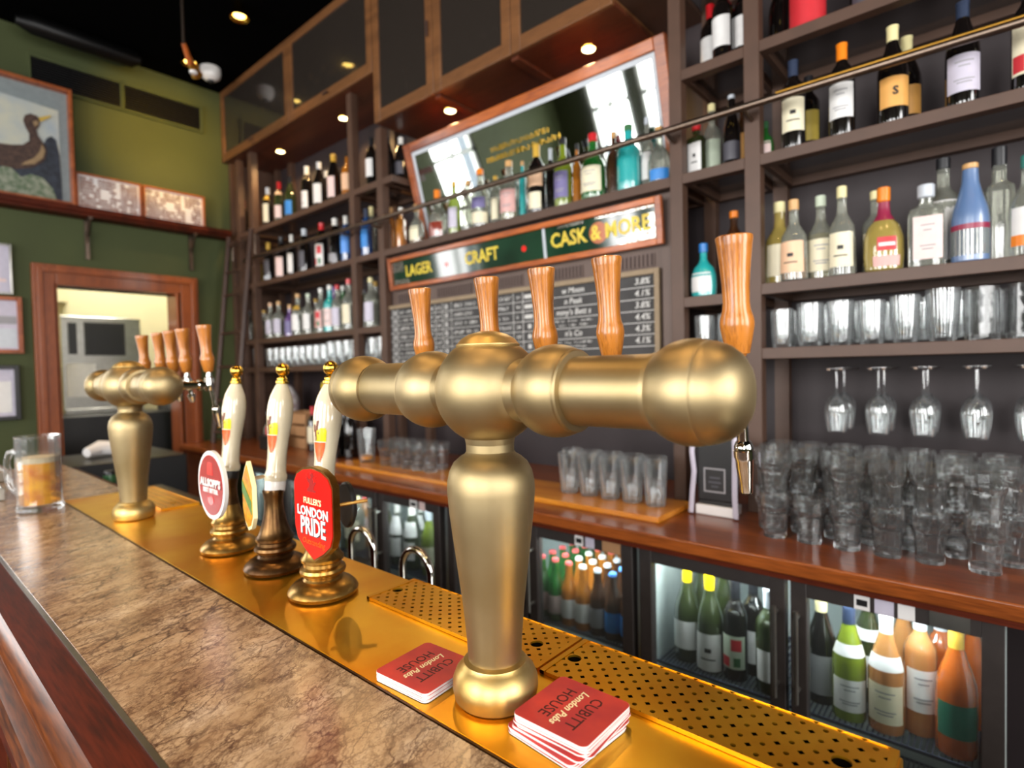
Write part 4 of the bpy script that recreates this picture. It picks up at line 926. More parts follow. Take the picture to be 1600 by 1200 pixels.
MB().box(-1.585, -1.57, .026, L - .026, -.008, .0, 'silver_c', fm).build('joint_strip', t)
for txt, x, sz, bo in (('LAGER', -2.47, .085, .002), ('CRAFT', -1.98, .088, .002), ('CASK & MORE', -1.295, .088, .0022)):
    MB().text(txt, sz, 'signy', fm @ T((x, L * .5, -.001)), bold=bo, extrude=.0006, xs=.88).build('gold_lettering', t)
for a, c, e, f in ((-2.70, -2.60, .10, .155), (-2.69, -2.55, .03, .055), (-1.13, -1.03, .03, .075), (-1.2, -1.14, .028, .05), (-1.3, -1.03, .15, .158), (-1.06, -1.03, .08, .13), (-1.5, -1.36, .145, .157)):
    MB().box(a, c, e, f, -.002, -.0012, 'mosaic', fm).build('silvered_patch', t)
b = MB()
for x in (-2.24, -1.70): b.lathe([(0, 0), (.014, 0), (.014, .002), (0, .002)], 'clipred', fm @ T((x, L * .48, -.002)), 16)
b.lathe([(0, 0), (.045, 0), (.045, .0008), (0, .0008)], 'rosette', fm @ T((-1.29, L * .5, -.002)), 24)
b.build('red_dots', t)
t = thing('chalkboard', 'large framed chalkboard beer list hanging behind the bronze font', 'chalkboard')
fm = T((2.088, 0, H)) @ FACE      # local x = -Y, y = Z, z = -X
b = MB(); fr(b, -2.815 + .03, -1.02, .01, .388, .022, -.006, .014, 'boardframe', 'boardframe', fm); b.build('frame', t, .002)
MB().box(-2.763, -1.042, .032, .366, -.004, .002, 'chalkb', fm).build('slate', t)
b = MB(); rnd = random.Random(11)
RH = .0478
for k in range(1, 7): b.box(-2.76, -1.045, .366 - k * RH - .0015, .366 - k * RH + .0015, .002, .0026, 'chalk', fm)
for x in (-2.74, -2.69, -2.36, -2.30, -2.23, -1.79, -1.73, -1.66): b.box(x - .0016, x + .0016, .034, .365, .002, .0026, 'chalk', fm)
b.build('ruled_lines', t)
b = MB()
def scrib(xa, xb_, yy, hh):
    x = xa
    while x < xb_:
        k = rnd.random(); w_ = rnd.uniform(.006, .012)
        b.box(x, x + .0022, yy - hh * rnd.uniform(.5, 1), yy + hh * rnd.uniform(.3, 1), .002, .0026, 'chalk', fm)
        if k < .7: b.box(x, x + w_, yy + hh * rnd.choice((-.6, 0, .5)) - .001, yy + hh * rnd.choice((-.6, 0, .5)) + .0018, .002, .0026, 'chalk', fm)
        if k > .4: b.box(x + w_ - .002, x + w_, yy - hh * .5, yy + hh * .5, .002, .0026, 'chalk', fm)
        x += w_ + (.004 if rnd.random() < .85 else .02)
for k in range(7):
    yy = .366 - (k + .5) * RH
    for (xa, xb_) in ((-2.67, -2.38), (-2.35, -2.32), (-2.21, -2.0 - .06 * rnd.random()), (-1.97, -1.81), (-1.77, -1.745)): scrib(xa, xb_, yy, .013)
    for x in (-2.715, -2.27):
        fr(b, x - .013, x + .013, yy - .013, yy + .013, .003, .002, .0026, 'chalk', 'chalk', fm); b.box(x - .006, x + .006, yy - .006, yy + .006, .002, .0026, 'chalk', fm)
    b.box(-1.72, -1.67, yy - .010, yy + .008, .002, .0026, 'chalk', fm) if k < 3 else b.box(-1.70, -1.68, yy - .010, yy + .010, .002, .0026, 'chalk', fm)
for k, (l, r_) in enumerate((('w Moon', '3.8%'), ('n Peak', '4.1%'), ("mmy's Bett s", '3.8%'), ('', '4.4%'), ("n's Co", '4.3%'), ('', '4.1%'))):
    yy = .366 - (k + .5) * RH
    if l: b.text(l, .036, 'chalk', fm @ T((-1.44, yy, .0022)), bold=.0006, shear=.15, extrude=.0002)
    else: scrib(-1.56, -1.35, yy + .008, .006); scrib(-1.55, -1.37, yy - .010, .006)
    b.text(r_, .036, 'chalk', fm @ T((-1.10, yy, .0022)), bold=.0006, shear=.2, extrude=.0002)
b.build('chalk_writing', t)

# ------------------------------------------------------------------ bottles
def yat(px, X, z):
    k = px - 800; z -= H
    return -(F * (RX.x * X + RX.z * z) - k * (RF.x * X + RF.z * z)) / (F * RX.y - k * RF.y)
KIND = {  # profile (r, z), square exponent, depth factor, label z range, label half angle, cap z range and radius
    'bdx': ([(0, .004), (.030, 0), (.0365, .003), (.0375, .010), (.0375, .192), (.0355, .206), (.027, .222), (.0175, .236), (.0145, .248), (.0142, .296), (0, .296)], 0, 1, (.055, .165), 62, (.245, .299, .0155)),
    'bur': ([(0, .004), (.033, 0), (.040, .003), (.041, .012), (.041, .150), (.0385, .172), (.031, .200), (.0215, .228), (.0155, .252), (.0142, .270), (.0142, .296), (0, .296)], 0, 1, (.045, .135), 62, (.245, .299, .0155)),
    'champ': ([(0, .004), (.036, 0), (.044, .004), (.045, .014), (.045, .160), (.042, .186), (.030, .226), (.019, .262), (.016, .285), (.0165, .306), (0, .306)], 0, 1, (.05, .135), 55, (.225, .312, .0195)),
    'spirit': ([(0, .004), (.032, 0), (.038, .004), (.039, .012), (.039, .160), (.036, .176), (.024, .192), (.0155, .202), (.0135, .215), (.0135, .258), (0, .258)], 0, 1, (.035, .140), 58, (.250, .280, .0150)),
    'tequila': ([(0, .004), (.036, 0), (.042, .004), (.043, .012), (.041, .120), (.038, .140), (.026, .160), (.017, .175), (.0145, .195), (.0145, .225), (0, .225)], 0, 1, (.025, .120), 58, (.218, .252, .0160)),
    'square': ([(0, .004), (.036, 0), (.042, .004), (.042, .145), (.038, .158), (.020, .168), (.0150, .174), (.0150, .200), (0, .200)], 6, .75, (.020, .135), 40, (.188, .224, .0205)),
    'sqtall': ([(0, .004), (.033, 0), (.036, .004), (.036, .180), (.033, .196), (.020, .206), (.0165, .214), (.0165, .252), (0, .252)], 5, 1, (.03, .12), 38, (.248, .300, .0180)),
    'flask': ([(0, .004), (.040, 0), (.047, .006), (.050, .040), (.049, .085), (.040, .115), (.022, .135), (.0145, .150), (.0135, .185), (0, .185)], 0, .8, (.02, .095), 50, (.178, .215, .0165)),
    'slim': ([(0, .004), (.026, 0), (.031, .004), (.031, .195), (.028, .214), (.016, .236), (.0125, .250), (.0125, .290), (0, .290)], 0, 1, (.04, .165), 60, (.275, .300, .0145)),
    'cone': ([(0, .004), (.040, 0), (.044, .004), (.044, .120), (.040, .150), (.028, .190), (.020, .225), (.018, .262), (0, .262)], 0, 1, (.0, .09), 70, (.262, .278, .0185)),
    'beer': ([(0, .003), (.026, 0), (.0305, .003), (.0305, .120), (.028, .136), (.0185, .162), (.0140, .186), (.0130, .222), (0, .222)], 0, 1, (.03, .098), 75, (.217, .228, .0142)),
}
_mesh_cache = {}
def prof_between(prof, z0, z1, k=3):
    out = []
    for i in range(k + 1):
        z = z0 + (z1 - z0) * i / k
        for (ra, a), (rb, b_) in zip(prof[1:], prof[2:]):
            if a <= z <= b_ and b_ > a: out.append((ra + (rb - ra) * (z - a) / (b_ - a), z)); break
    return out
def part(key, fn, name):
    if key not in _mesh_cache: _mesh_cache[key] = fn().mesh(name)
    return _mesh_cache[key]
ROWS = {}
def bottle(row, X, Y, Z, kind, body, lab, cap, desc, sc=1, wid=1, marks=0, lz=None, extra=None, group=None, name=None, fill=None, cat='bottle'):
    prof, sq, sy, lzr, la, (c0, c1, cr) = KIND[kind]
    nm = name or ('beer_bottle' if kind == 'beer' else 'wine_bottle' if kind in ('bdx', 'bur', 'champ') else 'spirit_bottle')
    t = thing(nm, None, cat, (X, Y, Z + .0008), R(((len(ROWS.get(row, [])) * 37) % 23) - 8))
    t.scale = (sc * wid, sc * wid, sc)
    ROWS.setdefault(row, []).append((t, desc, group))
    def child(key, fn, n_, par):
        o = bpy.data.objects.new(n_, part(key, fn, n_)); COL.objects.link(o); o.parent = par; return o
    g = child(('b', kind, body), lambda: MB().lathe(prof, body, seg=24, sq=sq, sx=sy), 'glass_body', t)
    if fill:
        top = prof[-3][1] * fill[1]
        ip = [(0, .006)] + [(max(r - .003, .002), max(z, .006)) for r, z in prof[1:] if z < top] + [(max(prof_between(prof, top, top + .0001, 1)[0][0] - .003, .002), top), (0, top)]
        child(('f', kind, fill), lambda: MB().lathe(ip, fill[0], seg=20, sq=sq, sx=sy), 'spirit', g)
    if lab:
        z0, z1 = lz or lzr
        def mk():
            b = MB().arc(prof_between(prof, z0, z1, 4), 186 - la, 186 + la, lab, seg=10, sq=sq, sx=sy)
            h = z1 - z0; ink = 'inkb'
            if marks == 1:
                for f, w_ in ((.78, .5), (.66, .3), (.3, .55), (.22, .4)): b.arc(prof_between(prof, z0 + h * f, z0 + h * f + .0035, 1), 186 - la * w_, 186 + la * w_, 'grey_l', seg=6, off=.0011, sq=sq, sx=sy)
            if marks == 2:
                for f, f2, w_ in ((.5, .62, .22), (.3, .34, .5)): b.arc(prof_between(prof, z0 + h * f, z0 + h * f2, 1), 186 - la * w_, 186 + la * w_, ink, seg=6, off=.0011, sq=sq, sx=sy)
            if marks == 3:
                for f, f2, w_, mm in ((.45, .85, .55, 'red_l'), (.58, .68, .45, 'white_l'), (0, .3, .8, 'blush_l')): b.arc(prof_between(prof, z0 + h * f, z0 + h * f2, 2), 186 - la * w_, 186 + la * w_, mm, seg=8, off=.0011 + (.0006 if mm == 'white_l' else 0), sq=sq, sx=sy)
            if marks == 4: b.arc(prof_between(prof, z0, z0 + h * .28, 1), 186 - la, 186 + la, 'orange_c', seg=10, off=.0011, sq=sq, sx=sy)
            if marks == 5:
                b.arc(prof_between(prof, z0 + h * .05, z0 + h * .35, 1), 186 - la * .9, 186 - la * .2, 'red_l', seg=6, off=.0011, sq=sq, sx=sy); b.arc(prof_between(prof, z0 + h * .55, z0 + h * .9, 1), 186 - la * .1, 186 + la * .7, 'red_l', seg=6, off=.0011, sq=sq, sx=sy)
                b.arc(prof_between(prof, z0 + h * .08, z0 + h * .35, 1), 186 + la * .1, 186 + la * .6, 'green_c', seg=6, off=.0011, sq=sq, sx=sy)
            return b
        l = child(('l', kind, lab, z0, z1, marks), mk, 'label', t)
    if cap:
        if kind in ('bdx', 'bur'): cp = [(cr - .0009, c0), (cr, c0 + .001), (cr, c1 - .008), (cr + .001, c1 - .007), (cr + .001, c1), (0, c1 + .0004)]
        elif kind == 'champ': cp = [(.0225, c0), (.0215, c0 + .02), (.018, c0 + .05), (cr - .001, c1 - .02), (cr + .001, c1 - .006), (.012, c1), (0, c1 + .001)]
        elif kind == 'beer': cp = [(cr, c0), (cr, c0 + .005), (cr - .002, c1), (0, c1)]
        else: cp = [(0, c0), (cr * .8, c0), (cr, c0 + .003), (cr, c1 - .002), (cr - .002, c1), (0, c1)]
        child(('c', kind, cap), lambda: MB().lathe(cp, cap, seg=20), 'capsule' if kind in ('bdx', 'bur', 'champ') else ('crown_cap' if kind == 'beer' else 'stopper'), t)
    if extra:   # neck band: (z0, z1, mat)
        child(('e', kind, extra), lambda: MB().arc(prof_between(prof, extra[0], extra[1], 3), 186 - 75, 186 + 75, extra[2], seg=12, sq=sq, sx=sy, off=.001), 'neck_label', t)
    return t
def finish_rows():
    for row, items in ROWS.items():
        where, group = row
        items = sorted(items, key=lambda it: -(it[0].location.y - it[0].location.x * .9))
        seen = {}
        for it in items: seen.setdefault(it[1], []).append(it)
        for it in items:
            same = seen[it[1]]
            if len(same) == 1: lab = '%s %s' % (it[1], where)
            elif len(same) == 2: lab = '%s %s, %s one' % (it[1], where, ('left', 'right')[same.index(it)])
            else: lab = '%s %s, %s from left' % (it[1], where, (['first'] + ORD[1:])[same.index(it)])
            if len(lab.split()) > 16: print('LONG', len(lab.split()), lab)
            tag(it[0], lab, group=it[2] or group)
PLACED = {}
def free(x, y, r, z):
    if x < 2.10 + r and x > 2.0:
        for a, c in POSTS:
            if a - r < y < c + r and math.hypot(max(x - 2.10, 0), 0) < r: return False
    for (px_, py_, pr__) in PLACED.get(round(z, 3), []):
        if math.hypot(x - px_, y - py_) < r + pr__ + .001: return False
    return True
def put(row, z, X, entries, xmax=2.33):
    if X == 2.11 and xmax < 2.2: entries = [e[:6] + (dict(e[6], dx=min(e[6].get('dx', 0) * .5, .03)),) for e in entries]
    for e in sorted(entries, key=lambda e: (e[6].get('dx', 0) if len(e) > 6 else 0) > .045):
        px, kind, body, lab, cap, desc = e[:6]; kw = e[6] if len(e) > 6 else {}
        kw = dict(kw); xx = X + kw.pop('dx', 0); w0 = kw.get('wid', 1)
        rr = max(p[0] for p in KIND[kind][0]) * kw.get('sc', 1) * (1.12 if KIND[kind][1] else 1)
        done = False
        for k, reach in ((1, .012), (.95, .012), (.9, .02), (.9, .04), (.84, .05), (.84, .09), (.78, .09), (.9, .3), (.8, .3), (.7, .3), (.6, .3)):
            x = xx
            while x <= min(max(xmax, xx), xx + reach):
                y = yat(px, x, z)
                if free(x, y, rr * w0 * k, z): done = True; break
                x += .004
            if done: break
        if not done: print('CROWDED', row[0], px); x = xx; y = yat(px, x, z)
        kw['wid'] = w0 * k; PLACED.setdefault(round(z, 3), []).append((x, y, rr * w0 * k))
        bottle(row, x, y, z, kind, body, lab, cap, desc, **kw)

# right bay, big wine shelf
r = ('on the wine shelf at the right', 'wine bottles on the right-hand wine shelf')
put(r, S4, 2.105, [
    (1197, 'flask', 'green_b', 'pink_l', 'green_c', 'small green patterned bottle', dict(sc=.62, name='miniature_bottle')),
    (1240, 'bdx', 'winedark', 'cream_l', 'navy_c', 'dark wine bottle with cream ship label', dict(marks=2)),
    (1264, 'bdx', 'winedark', 'yellow_l', 'black_c', 'half-hidden bottle with yellowish label', dict(dx=.12, sc=.95)),
    (1316, 'bdx', 'winedark', 'white_l', 'orange_c', 'wine bottle with orange capsule', dict(marks=1)),
    (1395, 'bur', 'winedark', 'orange_l', 'cream_c', 'dark wine bottle with orange label marked S', dict()),
    (1417, 'bur', 'winedark', 'orange_l', 'cream_c', 'half-hidden orange-labelled bottle', dict(dx=.1)),
    (1504, 'bur', 'winedark', 'lilac', 'navy_c', 'dark wine bottle with pale lilac label', dict(marks=1, lz=(.035, .14))),
    (1607, 'bdx', 'winedark', 'cream_l', 'black_c', 'cream-labelled dark wine bottle at frame edge', dict(marks=5, lz=(.04, .19)))])
sb = [it for it in ROWS[r] if 'marked S' in it[1]][0][0]
b = MB().text('S', .034, 'inkb', Rot(6, 'Z') @ T((-.0422, 0, .090)) @ FACE, bold=.0012, extrude=.0006); b.build('letter_s', sb)
r = ('on the top right shelf', 'bottles on the top right shelf')
put(r, S5R, 2.12, [
    (1222, 'champ', 'winedark', None, 'gold_c', 'dark magnum bottle', dict(dx=.12)),
    (1352, 'champ', 'winedark', 'dgrey_l', 'black_c', 'large black bottle seen from below', dict(dx=.08)),
    (1450, 'champ', 'winegreen', 'green_l', 'green_c', 'large dark green bottle seen from below', dict(dx=.1)),
    (1540, 'champ', 'winedark', 'dgrey_l', 'black_c', 'dark bottle near the frame edge', dict(dx=.1))])
y = yat(1262, 2.12, S5R); t = thing('gift_tube', 'red cylindrical bottle gift tube on the top right shelf', 'tube', (2.12, y, S5R + .001))
MB().lathe([(0, 0), (.055, 0), (.055, .30), (0, .30)], 'red_l', seg=28).build('body', t); MB().lathe([(.0555, .30), (.0555, .33), (0, .33)], 'silver_c', seg=28).build('lid', t)
y = yat(1400, 2.26, S5R); t = thing('wine_box', 'pale wooden wine box lying on the top right shelf', 'box', (2.25, .255, S5R + .001))
MB().box(-.08, .08, -.035, .035, 0, .09, 'tan').build('body', t, .002); MB().box(-.082, .082, -.037, .037, .09, .1, 'tan').build('lid', t, .001)

# right bay, spirits
r = ('on the right spirits shelf', 'spirit bottles on the right-hand shelf')
put(r, S3, 2.11, [
    (1219, 'tequila', 'tequila', 'cream_l', 'cream_c', 'pale gold spirit bottle with cream label', dict(dx=.05, sc=1.18)),
    (1241, 'tequila', 'clear_b', 'peach_l', 'cork_c', 'amber spirit bottle with peach label and cork', dict(dx=-.01, sc=1.1, fill=('amber_b', .35), marks=2, wid=.92)),
    (1283, 'tequila', 'clear_b', 'cream_l', 'paleg_c', 'clear round-stoppered bottle with ornate label', dict(dx=.03, sc=1.14, fill=('tequila', .7), marks=1)),
    (1316, 'tequila', 'clear_b', 'cream_l', 'cream_c', 'clear spirit bottle with cream label and pale stopper', dict(sc=1.16, marks=2, wid=.95)),
    (1368, 'spirit', 'clear_b', 'cream_l', 'cream_c', 'half-hidden clear bottle behind the red-labelled one', dict(dx=.08)),
    (1381, 'flask', 'tequila', 'tequila', 'orange_c', 'yellow spirit bottle with round red label', dict(sc=1.22, marks=3, wid=.9, extra=(.13, .18, 'rose_c'), lz=(.012, .098))),
    (1447, 'square', 'clear_b', 'pink_l', 'silver_c', 'broad clear bottle with pale pink label', dict(sc=1.1, wid=1.02, marks=1)),
    (1474, 'spirit', 'clear_b', 'white_l', 'black_c', 'tall clear bottle with white label behind the pink one', dict(dx=.09, sc=1.22, lz=(.02, .168))),
    (1516, 'cone', 'bluegl', 'clear_b', 'cork_c', 'frosted blue cone-shouldered bottle', dict(sc=1.02, extra=(.09, .105, 'rose_c'))),
    (1561, 'sqtall', 'clear_b', None, 'black_c', 'tall clear square bottle with black cap', dict(dx=.04, sc=1.1)),
    (1606, 'tequila', 'clear_b', 'white_l', 'teal_c', 'clear bottle with white and orange label', dict(sc=1.1, marks=4))])

# narrow bay next to it
r = ('in narrow bay, top shelf', 'wine bottles in the narrow bay, top shelf')
put(r, S5R, 2.13, [(1111, 'bdx', 'winedark', 'white_l', 'red_c', 'rear white-labelled wine bottle', dict(dx=.10)),
    (1130, 'bdx', 'winedark', 'white_l', 'red_c', 'dark wine bottle with white label and red capsule', dict()),
    (1160, 'bdx', 'winedark', 'white_l', 'red_c', 'dark wine bottle with white label beside the post', dict())])
r = ('in narrow bay, second shelf', 'bottles in the narrow bay, second shelf')
put(r, S4, 2.11, [(1089, 'square', 'winegreen', 'white_l', 'red_c', 'squat bottle with big white label', dict(sc=.95, wid=.95, marks=2)),
    (1113, 'spirit', 'clear_b', 'paleg_c', 'cream_c', 'pale bottle with cream knob stopper', dict(dx=.07, sc=1.05)),
    (1144, 'cone', 'winedark', 'dgrey_l', 'silver_c', 'dark cone-shaped bottle with grey label', dict(dx=.0, sc=.92, wid=.75)),
    (1160, 'slim', 'brown_b', 'orange_l', 'red_c', 'slim bottle with orange and green label', dict(dx=.03, sc=.75))])
r = ('in narrow bay, third shelf', 'bottles in the narrow bay, third shelf')
put(r, S3 - .02, 2.12, [(1100, 'flask', 'aqua', 'white_l', 'blue_c', 'round teal bottle with white label and blue collar', dict(sc=.95, wid=1.05)),
    (1148, 'slim', 'brown_b', None, 'orange_c', 'slim dark brown bottle', dict(dx=.1, sc=1.1))])

# centre bay: spirits in front of the mirror
r = ('on the shelf below the mirror', 'spirit bottles on the mirror shelf')
put(r, S4, 2.11, [
    (612, 'square', 'amber_b', 'white_l', 'cork_c', 'short dark whisky bottle with white label', dict(sc=1.2, wid=.62)),
    (628, 'square', 'amber_b', None, 'white_c', 'short amber whisky bottle', dict(sc=1.05, wid=.65, dx=-.01)),
    (652, 'flask', 'clear_b', 'cream_l', 'cork_c', 'clear squat bottle with cream label', dict(sc=1.05, wid=.95, fill=('amber_b', .25))),
    (685, 'flask', 'clear_b', 'red_b', 'orange_c', 'clear squat bottle with red decoration', dict(sc=1.25, wid=.9, lz=(.01, .07))),
    (711, 'spirit', 'lime_b', 'lilac', 'gold_c', 'yellow-green bottle with grey label', dict(sc=1.02, wid=.85)),
    (733, 'spirit', 'clear_b', None, 'cork_c', 'clear bottle without label', dict(dx=.07)),
    (752, 'spirit', 'clear_b', 'violet_l', 'orange_c', 'clear bottle with violet and cream label', dict(sc=1.08, wid=1.1, extra=(.02, .07, 'cream_l'), lz=(.09, .14))),
    (776, 'slim', 'clear_b', 'cream_l', 'gold_c', 'slim pale bottle', dict(dx=.06, sc=.85)),
    (797, 'spirit', 'clear_b', 'blush_l', 'cork_c', 'clear bottle with pink and grey label', dict(sc=1.05, wid=1.15, marks=1, fill=('tequila', .3))),
    (818, 'slim', 'aqua', None, 'cork_c', 'slim aqua bottle', dict(dx=.08, sc=.95)),
    (840, 'bdx', 'winedark', 'cream_l', 'gold_c', 'tall dark bottle with cream label and strip', dict(sc=1.08, lz=(.02, .09), extra=(.115, .175, 'peach_l'))),
    (862, 'bdx', 'winedark', None, 'silver_c', 'plain dark bottle', dict(dx=.06)),
    (881, 'spirit', 'lime_b', 'violet_l', 'black_c', 'green bottle with dark violet label', dict(sc=1.12, wid=.95, marks=1)),
    (903, 'spirit', 'amber_b', None, 'black_c', 'amber bottle half hidden', dict(dx=.05, wid=.8)),
    (928, 'tequila', 'green_b', 'cream_l', 'red_c', 'green-shouldered bottle with broad cream label', dict(sc=1.14, wid=1.12, marks=1)),
    (960, 'spirit', 'brown_b', None, 'cork_c', 'brown bottle half hidden', dict(dx=.07, wid=.8)),
    (983, 'spirit', 'aqua', 'aqua', 'green_c', 'turquoise bottle', dict(sc=.98, wid=1.25)),
    (1012, 'spirit', 'clear_b', 'white_l', 'silver_c', 'clear bottle half hidden at the right end', dict(dx=.1, sc=1.05)),
    (1031, 'flask', 'clear_b', 'blue_l', 'cork_c', 'clear squat bottle with blue label', dict(sc=1.05, lz=(.01, .05)))], xmax=2.155)
r = ('left of the mirror frame', 'tall bottles left of the mirror')
put(r, S5L, 2.13, [(607, 'champ', 'winedark', None, 'black_c', 'tall black magnum bottle', dict(sc=.9, dx=0)), (628, 'champ', 'winedark', 'dgrey_l', 'white_c', 'tall dark magnum with pale top', dict(sc=.88, dx=.06))])
r = ('in slim left bay, top shelf', 'bottle in the slim left bay')
put(r, S5L, 2.11, [(582, 'bdx', 'winedark', 'white_l', 'black_c', 'dark wine bottle with white label', dict())])

# left bays
r = ('on the top left shelf', 'wine bottles on the top left shelf')
put(r, S5L, 2.11, [
    (382, 'bdx', 'winedark', 'cream_l', 'red_c', 'dark cream-labelled bottle beyond the post', dict()),
    (401, 'spirit', 'brown_b', 'cream_l', 'red_c', 'brown bottle with cream label', dict()),
    (420, 'bdx', 'winedark', 'cream_l', 'silver_c', 'wine bottle with large cream label and pale neck', dict(extra=(.2, .235, 'gold_c'), lz=(.03, .17))),
    (438, 'bdx', 'winegreen', 'pink_l', 'red_c', 'green wine bottle with bright red capsule', dict(extra=(.2, .225, 'peach_l'), lz=(.0, .12))),
    (455, 'bur', 'winegreen', 'blue_l', 'black_c', 'wine bottle with bright blue label', dict(lz=(.02, .12))),
    (481, 'bdx', 'winedark', 'white_l', 'white_c', 'dark wine bottle with white capsule', dict(sc=1.06, lz=(.02, .13), marks=1)),
    (500, 'bur', 'winedark', 'white_l', 'silver_c', 'dark wine bottle with tall white label', dict(sc=1.02, lz=(.02, .148))),
    (512, 'bur', 'winedark', None, 'silver_c', 'dark wine bottle at the back', dict(dx=.12)),
    (523, 'champ', 'winedark', 'pink_l', 'gold_c', 'sparkling wine bottle with gold top', dict(lz=(.02, .155))),
    (544, 'spirit', 'amber_b', 'peach_l', 'black_c', 'amber bottle beside the post', dict())])
r = ('on the second left shelf', 'bottles on the second left shelf')
put(r, S4, 2.11, [
    (383, 'spirit', 'brown_b', 'silver_c', 'black_c', 'brown bottle behind the ladder', dict()),
    (405, 'spirit', 'tequila', 'yellow_l', 'gold_c', 'stout pale yellow bottle', dict(sc=.9, wid=1.15)),
    (421, 'bdx', 'winedark', 'dgrey_l', 'gold_c', 'dark bottle with silver foot', dict(extra=(.0, .04, 'silver_c'))),
    (441, 'champ', 'winedark', 'pink_l', 'black_c', 'large dark bottle with broad pinkish label', dict(lz=(.01, .155))),
    (457, 'bdx', 'winedark', 'white_l', 'white_c', 'dark bottle with slim white label', dict(wid=.85, lz=(.02, .16))),
    (477, 'champ', 'winedark', 'dgrey_l', 'silver_c', 'black bottle with dark grey label', dict(lz=(.03, .15))),
    (504, 'champ', 'winedark', 'white_l', 'red_c', 'dark bottle with white label and red seal', dict(lz=(.01, .16), marks=5)),
    (525, 'champ', 'winedark', 'grey_l', 'white_c', 'dark bottle with grey label', dict(lz=(.0, .07))),
    (542, 'bdx', 'blue_b', 'lblue_c', 'white_c', 'blue bottle with light blue label', dict())])
r = ('in slim left bay, second shelf', 'bottles in the slim left bay, second shelf')
put(r, S4, 2.11, [(574, 'bdx', 'blue_b', 'blue_l', 'navy_c', 'deep blue bottle', dict()), (582, 'bdx', 'clear_b', 'cream_l', 'cream_c', 'cream-labelled bottle', dict(sc=1.12)), (589, 'spirit', 'clear_b', 'pink_l', 'silver_c', 'clear bottle by the post', dict(dx=.04))])
r = ('on the third left shelf', 'spirit bottles on the third left shelf')
put(r, S3, 2.12, [
    (391, 'spirit', 'clear_b', 'white_l', 'silver_c', 'clear bottle beyond the post', dict(sc=.9)),
    (408, 'tequila', 'clear_b', 'teal_c', 'cream_c', 'clear bottle with grey-green label', dict(sc=.95)),
    (414, 'spirit', 'clear_b', 'peach_l', 'gold_c', 'clear bottle with peach label', dict(sc=.9, dx=.08)),
    (424, 'spirit', 'clear_b', 'lilac', 'peach_l', 'clear bottle with grey-lilac label', dict(sc=1.0)),
    (437, 'spirit', 'clear_b', 'lilac', 'cork_c', 'clear bottle with pale grey label', dict(sc=1.0, wid=1.1)),
    (454, 'tequila', 'purple_b', 'violet_l', 'cork_c', 'purple bottle', dict(sc=.95)),
    (467, 'spirit', 'clear_b', 'white_l', 'cork_c', 'clear bottle with broad white label', dict(sc=1.1, wid=1.1, extra=(.17, .2, 'gold_c'))),
    (483, 'spirit', 'clear_b', 'white_l', 'paleg_c', 'clear bottle with pale green cap', dict(sc=1.05)),
    (495, 'spirit', 'brown_b', None, 'gold_c', 'dark brown bottle', dict(sc=.95, dx=.08)),
    (503, 'spirit', 'clear_b', 'blush_l', 'white_c', 'clear bottle with pink label', dict(sc=1.12, marks=5)),
    (517, 'spirit', 'aqua', 'pink_l', 'white_c', 'teal bottle with pink label', dict(sc=1.15, marks=1)),
    (529, 'spirit', 'clear_b', 'lilac', 'red_c', 'clear bottle with lilac label', dict(sc=1.12)),
    (524, 'spirit', 'purple_b', None, 'purple_c', 'purple-necked bottle at the back', dict(sc=1.2, dx=.12)),
    (538, 'spirit', 'green_b', None, 'white_c', 'bright green bottle', dict(sc=1.15, dx=.08)),
    (547, 'spirit', 'clear_b', 'cream_l', 'pink_c', 'clear bottle with cream label and pink top', dict(sc=1.2))])
r = ('in slim left bay, third shelf', 'bottles in the slim left bay, third shelf')
put(r, S3, 2.11, [(569, 'spirit', 'green_b', None, 'silver_c', 'bright green bottle', dict(sc=.9)), (581, 'spirit', 'clear_b', 'lilac', 'cream_c', 'clear bottle with lilac label', dict(sc=1.12)), (589, 'spirit', 'clear_b', 'cream_l', 'gold_c', 'clear bottle with cream label', dict(sc=1.08))])
# small bottles behind the smoked glass doors
r = ('behind smoked door, left wall cabinet', 'bottles in the left wall cabinet')
put(r, 1.762 + H, 2.10, [(401, 'beer', 'winedark', 'white_l', 'white_c', 'dark bottle with white label', {}), (412, 'bdx', 'winedark', None, 'yellow_c', 'yellow-capped bottle', {}), (428, 'bdx', 'winedark', None, 'yellow_c', 'yellow-capped bottle', {})] + [(px, 'bdx', 'winedark', None, 'yellow_c', 'yellow-capped bottle', dict(sc=1 if k % 2 else .8)) for k, px in enumerate((477, 488, 498, 508, 517, 524))])
r = ('behind smoked door above mirror', 'bottles in the wall cabinet above the mirror')
put(r, 1.462 + H, 2.12, [(756, 'beer', 'clear_b', 'white_l', 'white_c', 'small pale bottle', {}), (775, 'beer', 'clear_b', 'white_l', 'white_c', 'small pale bottle', {}), (835, 'spirit', 'clear_b', None, 'silver_c', 'clear bottle', {}), (870, 'spirit', 'clear_b', None, 'silver_c', 'clear bottle', {}), (900, 'spirit', 'clear_b', None, 'silver_c', 'clear bottle', {})])

